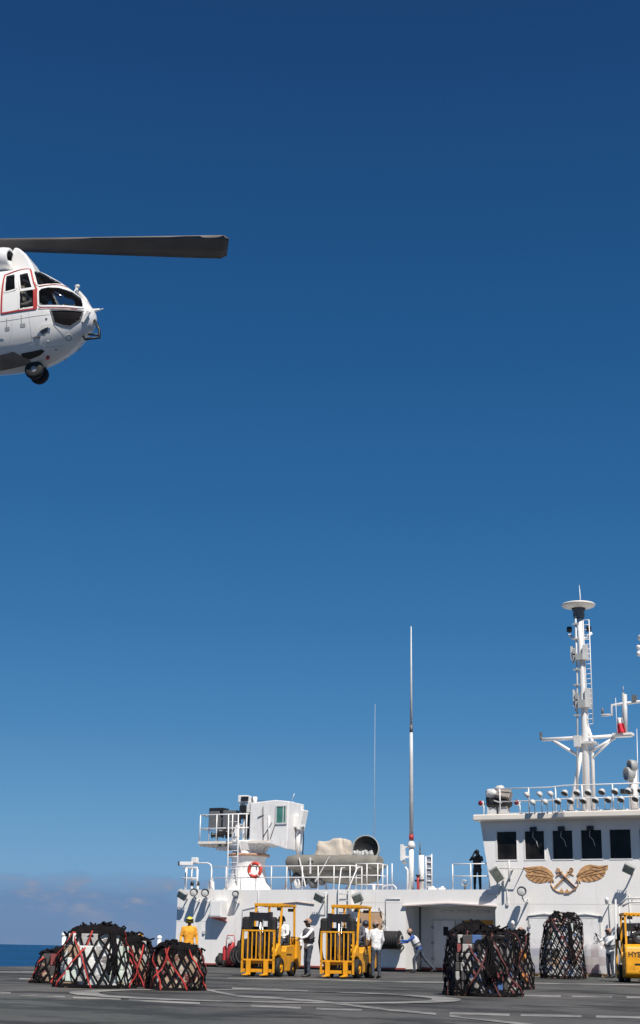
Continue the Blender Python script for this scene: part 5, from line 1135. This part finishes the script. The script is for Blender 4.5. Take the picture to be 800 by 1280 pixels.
# ---------------------------------------------------------------- helicopter hovering at the left, right side to the camera
from mathutils.bvhtree import BVHTree
from mathutils.geometry import intersect_point_tri_2d
HN = far(118, 394, 36.0); HA = R(35 - 21)
hel = thing('helicopter', 'white transport helicopter with red trimmed cockpit door hovering over the deck', 'helicopter', HN, HA)
HM = M.Translation(HN) @ M.Rotation(HA, 4, 'Z'); HI = HM.inverted(); HC = HI @ CAM
def hray(px, py): return (HI.to_3x3() @ ray(px, py)).normalized()
def Hl(px, py, y):
    d = hray(px, py); return HC + d * ((y - HC.y) / d.y)
SECT = [(.05,-.06,-.18,.04),(.03,.03,-.28,.14),(-.04,.18,-.40,.29),(-.18,.34,-.56,.43),(-.38,.50,-.80,.57),(-.62,.70,-1.00,.70),(-.95,.94,-1.20,.82),(-1.34,1.18,-1.36,.90),(-1.74,1.33,-1.43,.94),(-2.2,1.31,-1.46,.95),(-4,1.28,-1.48,.96), (-6.4, 1.28, -1.4, .95), (-7.6, 1.2, -.95, .75), (-9, 1.0, .0, .42), (-13.2, .95, .45, .2)]
def sect(x):
    for a, b in zip(SECT, SECT[1:]):
        if a[0] >= x >= b[0]:
            t = (a[0] - x) / (a[0] - b[0]); return [a[i] + (b[i] - a[i]) * t for i in (1, 2, 3)]
xs = [.05, .045, .035, .022, .006, -.012]; x = -.035
while x > -2.7: xs.append(x); x -= .035
xs += [-2.7 - .35 * k for k in range(31)]
NR = 120; vs = []
raw = [sect(x) for x in xs]
sm = [[sum(raw[max(0, min(len(raw) - 1, i + k))][j] for k in range(-3, 4)) / 7 if i > 4 else raw[i][j] for j in range(3)] for i in range(len(raw))]
for x, (zt, zb, hw) in zip(xs, sm):
    zc = zb + (zt - zb) * .55
    for k in range(NR):
        a = 2 * math.pi * k / NR; ca, sa = math.cos(a), math.sin(a); e = 2 / 2.7 if sa > 0 else 2 / 2.05
        yy = hw * math.copysign(abs(ca) ** e, ca); zz_ = math.copysign(abs(sa) ** e, sa); zz_ = zc + (zz_ * (zt - zc) if zz_ > 0 else zz_ * (zc - zb))
        vs.append(V((x, yy, zz_)))
fs = [(i * NR + k, i * NR + (k + 1) % NR, (i + 1) * NR + (k + 1) % NR, (i + 1) * NR + k) for i in range(len(xs) - 1) for k in range(NR)]
fs += [list(range(NR)), list(range((len(xs) - 1) * NR, len(xs) * NR))[::-1]]
BV = BVHTree.FromPolygons(vs, fs)
def hit(px, py):
    h_, n_, i_, d_ = BV.ray_cast(HC, hray(px, py))
    return h_ if h_ is not None else BV.find_nearest(Hl(px, py, -.55))[0]
def snap(p, off=.0):
    h_, n_, i_, d_ = BV.find_nearest(p)
    if n_.dot(V((0, h_.y, h_.z)) if abs(h_.y) + abs(h_.z) > .05 else V((1, 0, 0))) < 0: n_ = -n_
    return h_ + n_ * off, n_
def dens(pts, step=.05, closed=True):
    out = []; k = len(pts)
    for i in range(k if closed else k - 1):
        a, b = pts[i], pts[(i + 1) % k]; n_ = max(1, int((b - a).length / step))
        for q in range(n_): out.append(a.lerp(b, q / n_))
    if not closed: out.append(pts[-1])
    return out
def smoothpoly(px):                                   # rounded pixel polygon
    pts = [V((x, y)) for x, y in px]; out = []
    for i in range(len(pts)):
        p, a, b = pts[i], pts[i - 1], pts[(i + 1) % len(pts)]; out += [p.lerp(a, .22), p.lerp(a, .07), p.lerp(b, .07), p.lerp(b, .22)]
    return [(q.x, q.y) for q in out]
def patch(pts, off=.008):
    bm = bmesh.new(); f = bm.faces.new([bm.verts.new(p) for p in dens(pts, .05)]); bmesh.ops.triangulate(bm, faces=[f])
    for _ in range(2):
        ed = [e for e in bm.edges if e.calc_length() > .06]
        if ed: bmesh.ops.subdivide_edges(bm, edges=ed, cuts=1); bmesh.ops.triangulate(bm, faces=bm.faces[:])
    for v in bm.verts: v.co = snap(v.co, off)[0]
    bm.verts.index_update(); m = MB(); m.add([v.co.copy() for v in bm.verts], [[v.index for v in f.verts] for f in bm.faces], True); bm.free(); return m
def edge_strip(pts, w_, off=.01, closed=True, t=.012):
    d = dens(pts, .04, closed); d = d + [d[0]] if closed else d; q = [snap(p, off) for p in d]; m = MB(); m.ribbon([a for a, _ in q], [b for _, b in q], w_, t); return m
PANES = {
    'door_window': [(7, 345.5), (19.5, 342.5), (20, 362), (5.5, 366)],
    'pilot_window': [(23.5, 343.5), (35.5, 340.8), (41, 360), (25.5, 362.5)],
    'lower_door_window': [(23.8, 363.8), (42.5, 361), (43.5, 383.8), (23.8, 387.2)],
    'windscreen': [(41.5, 339.6), (53, 339), (64, 344.8), (78.5, 356.6), (70, 355.4), (46.5, 357.4)],
    'nose_window': [(47.5, 364), (51, 360.5), (60, 358.6), (74, 359.5), (90, 365), (102, 373.5), (104, 380), (104, 385), (80, 382.8), (48, 382.6)],
    'chin_window': [(63, 388), (80, 387.2), (104, 389.4), (100, 400), (88, 408), (78, 407), (68, 403.5)]}
P3 = {k: [hit(*q) for q in (smoothpoly(v) if k != 'chin_window' else v)] for k, v in PANES.items()}
P3 = {k: [p for p in v if p is not None] for k, v in P3.items()}
def inside(x, z, poly):
    c = False; j = len(poly) - 1
    for i in range(len(poly)):
        if (poly[i].z > z) != (poly[j].z > z) and x < (poly[j].x - poly[i].x) * (z - poly[i].z) / (poly[j].z - poly[i].z) + poly[i].x: c = not c
        j = i
    return c
keep = []
for f in fs:
    c = sum((vs[i] for i in f), V()) / len(f)
    if len(f) == 4 and c.x > -2.6 and any(inside(c.x, c.z, P3[k]) for k in P3): continue
    keep.append(f)
m = MB(); m.add(vs, keep, True); fus = m.build('fuselage', [HELI, HELI_IN], hel)
sm_ = fus.modifiers.new('solid', 'SOLIDIFY'); sm_.thickness = .035; sm_.offset = -1; sm_.material_offset = 1
def mirror(m):
    q = MB(); q.v = [V((p.x, -p.y, p.z)) for p in m.v]; q.f = [f[::-1] for f in m.f]; q.m = list(m.m); q.sm = list(m.sm); return q
for k, pts in P3.items():
    for sd_ in (0, 1):
        m = patch(pts, -.004)
        gl = (mirror(m) if sd_ else m).build(k, GLASS if k != 'chin_window' else GLASSK, hel)
        fr = edge_strip(pts, .035 if k in ('windscreen', 'chin_window') else .045, .004); (mirror(fr) if sd_ else fr).build('frame', HELI if k != 'chin_window' else DGREY, gl)
door_px = [(2, 392), (3, 365), (6.5, 344.5), (22, 338.8), (37.5, 337), (42, 352), (46, 362), (45, 386)]
dp = [hit(*q) for q in door_px]
for sd_ in (0, 1):
    m = edge_strip(dp, .038, .012); (mirror(m) if sd_ else m).build('door_trim', HRED, hel)
    m = edge_strip([hit(44.2, 362), hit(44.2, 385)], .10, .014, False); (mirror(m) if sd_ else m).build('red_post', HRED, hel)
    m = edge_strip([hit(49, 358.2), hit(60, 356.6), hit(74, 356.8), hit(84, 360)], .014, .012, False); (mirror(m) if sd_ else m).build('red_line', HRED, hel)
    m = edge_strip([hit(48, 385.3), hit(75, 385.2), hit(96, 387)], .012, .012, False); (mirror(m) if sd_ else m).build('red_line', HRED, hel)
    m = patch([hit(*q) for q in [(4.5, 366.5), (22.5, 363.5), (22.5, 387.2), (4, 391)]], .008); (mirror(m) if sd_ else m).build('door_panel', HELI, hel)
    # small marks and vents on the lower side
    for q in ([(6, 409.5), (12, 408.5), (12.3, 413), (6.3, 414)], [(25, 405), (31.5, 404), (32, 408.5), (25.5, 409.5)]):
        m = patch([hit(*z) for z in q], .006); (mirror(m) if sd_ else m).build('vent', GREY, hel)
    for q in ([(8.5, 398), (8.5, 408)], [(26.5, 394), (27, 403.5)]):
        m = edge_strip([hit(*z) for z in q], .02, .004, False, .004); (mirror(m) if sd_ else m).build('drain_streak', GREY, hel)
    m = patch([hit(*z) for z in [(50, 414), (60, 408.5), (59.5, 414), (56, 418.5), (52.5, 418.5)]], .006); ap = (mirror(m) if sd_ else m).build('landing_lamp', DGREY, hel)
    m = edge_strip([hit(*z) for z in [(48.5, 412.8), (53, 408.5), (58, 406.6), (63.5, 406.6)]], .05, .03, False, .02); (mirror(m) if sd_ else m).build('lamp_hood', HELI, ap)
    m = patch([hit(*z) for z in [(0, 419), (4, 419.5), (6, 423), (0, 423.5)]], .012); (mirror(m) if sd_ else m).build('step', HELI, hel)
    for q in ([(16, 393), (15, 412), (12, 432)], [(36, 390), (38, 408), (41, 430)], [(0, 402), (20, 399), (45, 395), (62, 393)], [(46, 430), (62, 434), (80, 432)], [(0, 432), (20, 430), (44, 425)]):
        m = edge_strip([hit(*z) for z in q], .010, .003, False, .003); (mirror(m) if sd_ else m).build('panel_seam', LGREY, hel)
    c = hit(86, 422); n_ = snap(c)[1]; m = MB(); m.torus(c, .085, .012, n_, 18, 5); (mirror(m) if sd_ else m).build('emblem_ring', GREY, hel)
    m = edge_strip([hit(66, 405), hit(74, 413), hit(82, 420)], .012, .004, False, .003); (mirror(m) if sd_ else m).build('panel_seam', LGREY, hel)
    for q in ((60, 427), (70, 437), (58, 398)):
        c = hit(*q); m = MB(); m.blob(c, (.03, .03, .03), 0, n=8, m=6); (mirror(m) if sd_ else m).build('drain_plug', GREY, hel)
# engine cowling, intakes
m = MB(); secs = [(-2.25, .46, 1.16, 1.58), (-2.6, .80, 1.14, 1.78), (-3.6, .86, 1.12, 1.92), (-5.2, .86, 1.12, 1.95), (-6.4, .7, 1.1, 1.7), (-7.4, .4, 1.05, 1.25)]
n = 28; cvs = []
for x, hw, z0, z1 in secs:
    for k in range(n): a = 2 * math.pi * k / n; cvs.append((x, hw * math.copysign(abs(math.cos(a)) ** .7, math.cos(a)), (z0 + z1) / 2 + (z1 - z0) / 2 * math.copysign(abs(math.sin(a)) ** .7, math.sin(a))))
m.add(cvs, [(i * n + k, i * n + (k + 1) % n, (i + 1) * n + (k + 1) % n, (i + 1) * n + k) for i in range(len(secs) - 1) for k in range(n)] + [list(range(n))], True); m.build('engine_cowling', HELI, hel)
for s_ in (-1, 1):
    c = Hl(13.5, 323.5, -.52); c = V((c.x, .52 * s_, c.z))
    m = MB(); m.lathe([(.20, .0), (.25, .03), (.29, .0), (.33, -.15), (.36, -.5), (.36, -1.4), (.2, -1.6), (0, -1.6)], c, (1, -.12 * s_ * -1, .05), 26); nc = m.build('engine_intake', HELI, hel)
    m = MB(); m.lathe([(.20, .005), (.17, -.3), (0, -.32)], c, (1, .12 * s_, .05), 22); m.build('intake_mouth', BLACK, nc)
a_, b_, c_ = Hl(21, 317, -.15), Hl(26, 315, -.15), Hl(45, 336, -.15)
m = MB(); poly = [(a_.x - .05, 1.12), (a_.x, a_.z), (a_.x + .08, b_.z + .02), (b_.x + .08, b_.z - .04), (b_.x * .5 + c_.x * .5 + .03, (b_.z + c_.z) / 2 + .06), (c_.x, c_.z), (c_.x + .12, 1.10)]
m.prism([(x, -.42, z) for x, z in poly], (0, .84, 0)); m.build('roof_fairing', HELI, hel, bevel=.08)
# rotor
hub = Hl(-90, 305, 0); m = MB(); m.lathe([(.25, -.7), (.2, -.3), (.42, -.15), (.45, .1), (.2, .25), (0, .28)], hub, n=20); m.build('rotor_hub', DGREY, hel)
tip = Hl(281, 308, hub.y); psi = R(21.0); RAD = 8.15
for k in range(4):
    a = psi + k * math.pi / 2; rd = V((math.cos(a), math.sin(a), .092)); td = V((-math.sin(a), math.cos(a), 0)); upv = V((0, 0, 1))
    m = MB(); stn = [(.45, .16, .10, .3), (1.1, .2, .09, .3), (1.5, .50, .075, .22), (4.5, .66, .065, .33), (7.3, .80, .05, .42), (RAD - .16, .82, .045, .44), (RAD, .60, .02, .44)]
    vs_ = []
    for r_, ch, th, pt in stn:
        cd_ = td * math.cos(pt) - upv * math.sin(pt); nd = rd.cross(cd_).normalized()
        for u, wv in ((-.5, 0), (-.3, .5), (.1, .45), (.5, 0), (.1, -.3), (-.3, -.4)): vs_.append(hub + rd * r_ + cd_ * ch * u + nd * th * wv + upv * .02 * (r_ / RAD) ** 2)
    m.add(vs_, [(i * 6 + j, i * 6 + (j + 1) % 6, i * 6 + 6 + (j + 1) % 6, i * 6 + 6 + j) for i in range(len(stn) - 1) for j in range(6)] + [list(range(6)), list(range(len(vs_) - 6, len(vs_)))], True); m.build('rotor_blade', BLADE, hel)
# nose gear
wc = Hl(43, 462.5, -.17); m = MB(); m.tube([(wc.x - .08, 0, -1.1), (wc.x - .04, 0, wc.z + .25), (wc.x, 0, wc.z)], [.07, .06, .05], 10); m.tube([(wc.x, -.17, wc.z), (wc.x, .17, wc.z)], .045, 8); m.tube([(wc.x - .45, 0, -1.15), (wc.x - .06, 0, wc.z + .32)], .035, 8); m.build('nose_gear_strut', DGREY, hel)
for y in (-.17, .17):
    m = MB(); m.lathe([(.09, -.085), (.19, -.095), (.24, -.06), (.25, 0), (.24, .06), (.19, .095), (.09, .085)], (wc.x, y, wc.z), (0, 1, 0), 26); ty = m.build('nose_wheel', RUBBER, hel)
    m = MB(); m.lathe([(0, -.06), (.035, -.07), (.05, -.05), (.09, -.065), (.09, .065), (.05, .05), (.035, .07), (0, .06)], (wc.x, y, wc.z), (0, 1, 0), 18); m.build('rim', LGREY, ty)
m = patch([hit(*z) for z in [(0, 444), (17, 439.5), (25, 444), (36, 448.5), (40, 453), (34, 456), (0, 463.5)]], .006); m.build('belly_recess_shade', BELLY, hel)  # brown recess as a flat patch, its shade put into the colour
m = patch([hit(*z) for z in [(26, 442), (52, 436.5), (56, 439), (50, 444), (38, 449), (28, 446)]], .010); m.build('gear_well', BLACK, hel)
c = hit(60, 446); m = MB(); m.lathe([(.04, -.02), (.05, .03), (.03, .08), (0, .09)], c, (0, -.3, -1), 10); m.build('belly_lamp', HRED, hel)
# nose fittings
q0 = Hl(96, 366, -.1); q1 = Hl(97, 358, -.1); m = MB(); m.tube([q0, q1], .03, 6); m.blob(q1, (.07, .06, .05), .1); m.tube([q1, Hl(91, 368, -.2)], .02, 6); m.build('roof_mirror', LGREY, hel)
m = MB(); m.tube([Hl(98, 365, 0), Hl(106, 374, 0), Hl(112, 384, 0)], .05, 8); m.build('wiper_motor_fairing', LGREY, hel)
q0 = Hl(116, 388, 0); q1 = Hl(125, 387, 0); m = MB(); m.tube([q0, q1], [.045, .03], 8); m.tube([q1, Hl(129, 386, 0)], .012, 6); m.build('pitot_probe', HELI, hel)
m = MB(); m.tube([Hl(118, 400, -.1), Hl(124, 412, -.1), Hl(124.5, 422, -.1), Hl(106, 424, -.1), Hl(104, 419, -.25)], .035, 8); m.tube([Hl(124, 418.5, -.1), Hl(110, 418, -.1)], .03, 8); m.tube([Hl(118, 400, .4), Hl(124, 412, .4), Hl(124.5, 419, .4)], .035, 8); m.tube([Hl(124.5, 421, -.1), Hl(124.5, 419, .4)], .03, 8); m.build('tow_hoop', BLACK, hel)
m = MB(); m.box(Hl(107, 396, -.35), (.10, .05, .32), M.Rotation(.5, 3, 'Y')); m.build('nose_bracket', LGREY, hel)
m = MB(); m.tube([Hl(64, 365, -.3), Hl(77, 371, -.2)], .025, 6); m.build('wiper_reflection_bar', HRED, hel)  # red bar added as the wiper's reflection in the nose glass
# cockpit interior
m = MB(); m.box2((-2.66, -.9, -1.0), (-2.6, .9, 1.0)); m.box2((-2.6, -.7, -.86), (-1.15, .7, -.82)); m.build('bulkhead', HELI_IN, hel)
m = MB(); m.prism([(-.95, -.55, -.35), (-.62, -.55, .12), (-.50, -.5, .10), (-.55, -.45, -.4)], (0, 1.1, 0)); m.build('instrument_panel', HELI_IN, hel)
for y in (-.44, .44):
    m = MB(); m.box((-1.6, y, -.42), (.5, .46, .12), None, .03); m.box((-1.86, y, -.02), (.12, .44, .8), M.Rotation(-.15, 3, 'Y'), .03); m.build('seat', GREY, hel)
# tail for views from the side
m = MB(); m.prism([(-12.4, -.06, .9), (-13.6, -.06, 2.7), (-14.2, -.06, 2.7), (-13.4, -.06, .5)], (0, .12, 0)); m.build('tail_fin', HELI, hel)
for s_ in (-1, 1):
    m = MB(); m.lathe([(.1, -.12), (.3, -.13), (.36, 0), (.3, .13), (.1, .12)], (-7.6, 1.1 * s_, -1.75), (0, 1, 0), 24); m.build('main_wheel', RUBBER, hel)
    m = MB(); m.blob((-7.4, 1.0 * s_, -.95), (1.1, .35, .4), .03); m.tube([(-7.6, 1.05 * s_, -1.0), (-7.6, 1.1 * s_, -1.55)], .06, 8); m.build('sponson', HELI, hel)
pil = dict(pelvis=(0, 0, .08), waist=(-.05, 0, .25), chest=(-.06, 0, .45), neck=(-.04, 0, .62), head=(.0, 0, .78), shL=(-.04, .185, .56), shR=(-.04, -.185, .56), elL=(.08, .26, .30), wrL=(.32, .18, .2), elR=(.08, -.26, .30), wrR=(.32, -.18, .2),
           hipL=(.02, .1, .08), hipR=(.02, -.1, .08), knL=(.42, .14, .14), knR=(.42, -.14, .14), anL=(.66, .14, -.22), anR=(.66, -.14, -.22))
olive = mat('tan_flight_suit', (.36, .32, .26), .85, var=.15, scale=6, bump=.6, bscale=14)
p1 = Hl(31, 352, -.60); pe = HM @ V((p1.x - .02, -.56, p1.z - .78)); person('pilot in tan suit and pale visored helmet at the helicopter\'s open side window', pe, HA, olive, olive, skin=SKINL, helmet=HELW, pose=pil, goggles=True, face=(.8, -.5, -.1))
pe = HM @ V((p1.x + .12, .47, p1.z - .82)); person('second pilot in pale helmet seen through the helicopter nose glass', pe, HA, olive, olive, skin=SKINL, helmet=HELW, pose=pil, goggles=True)
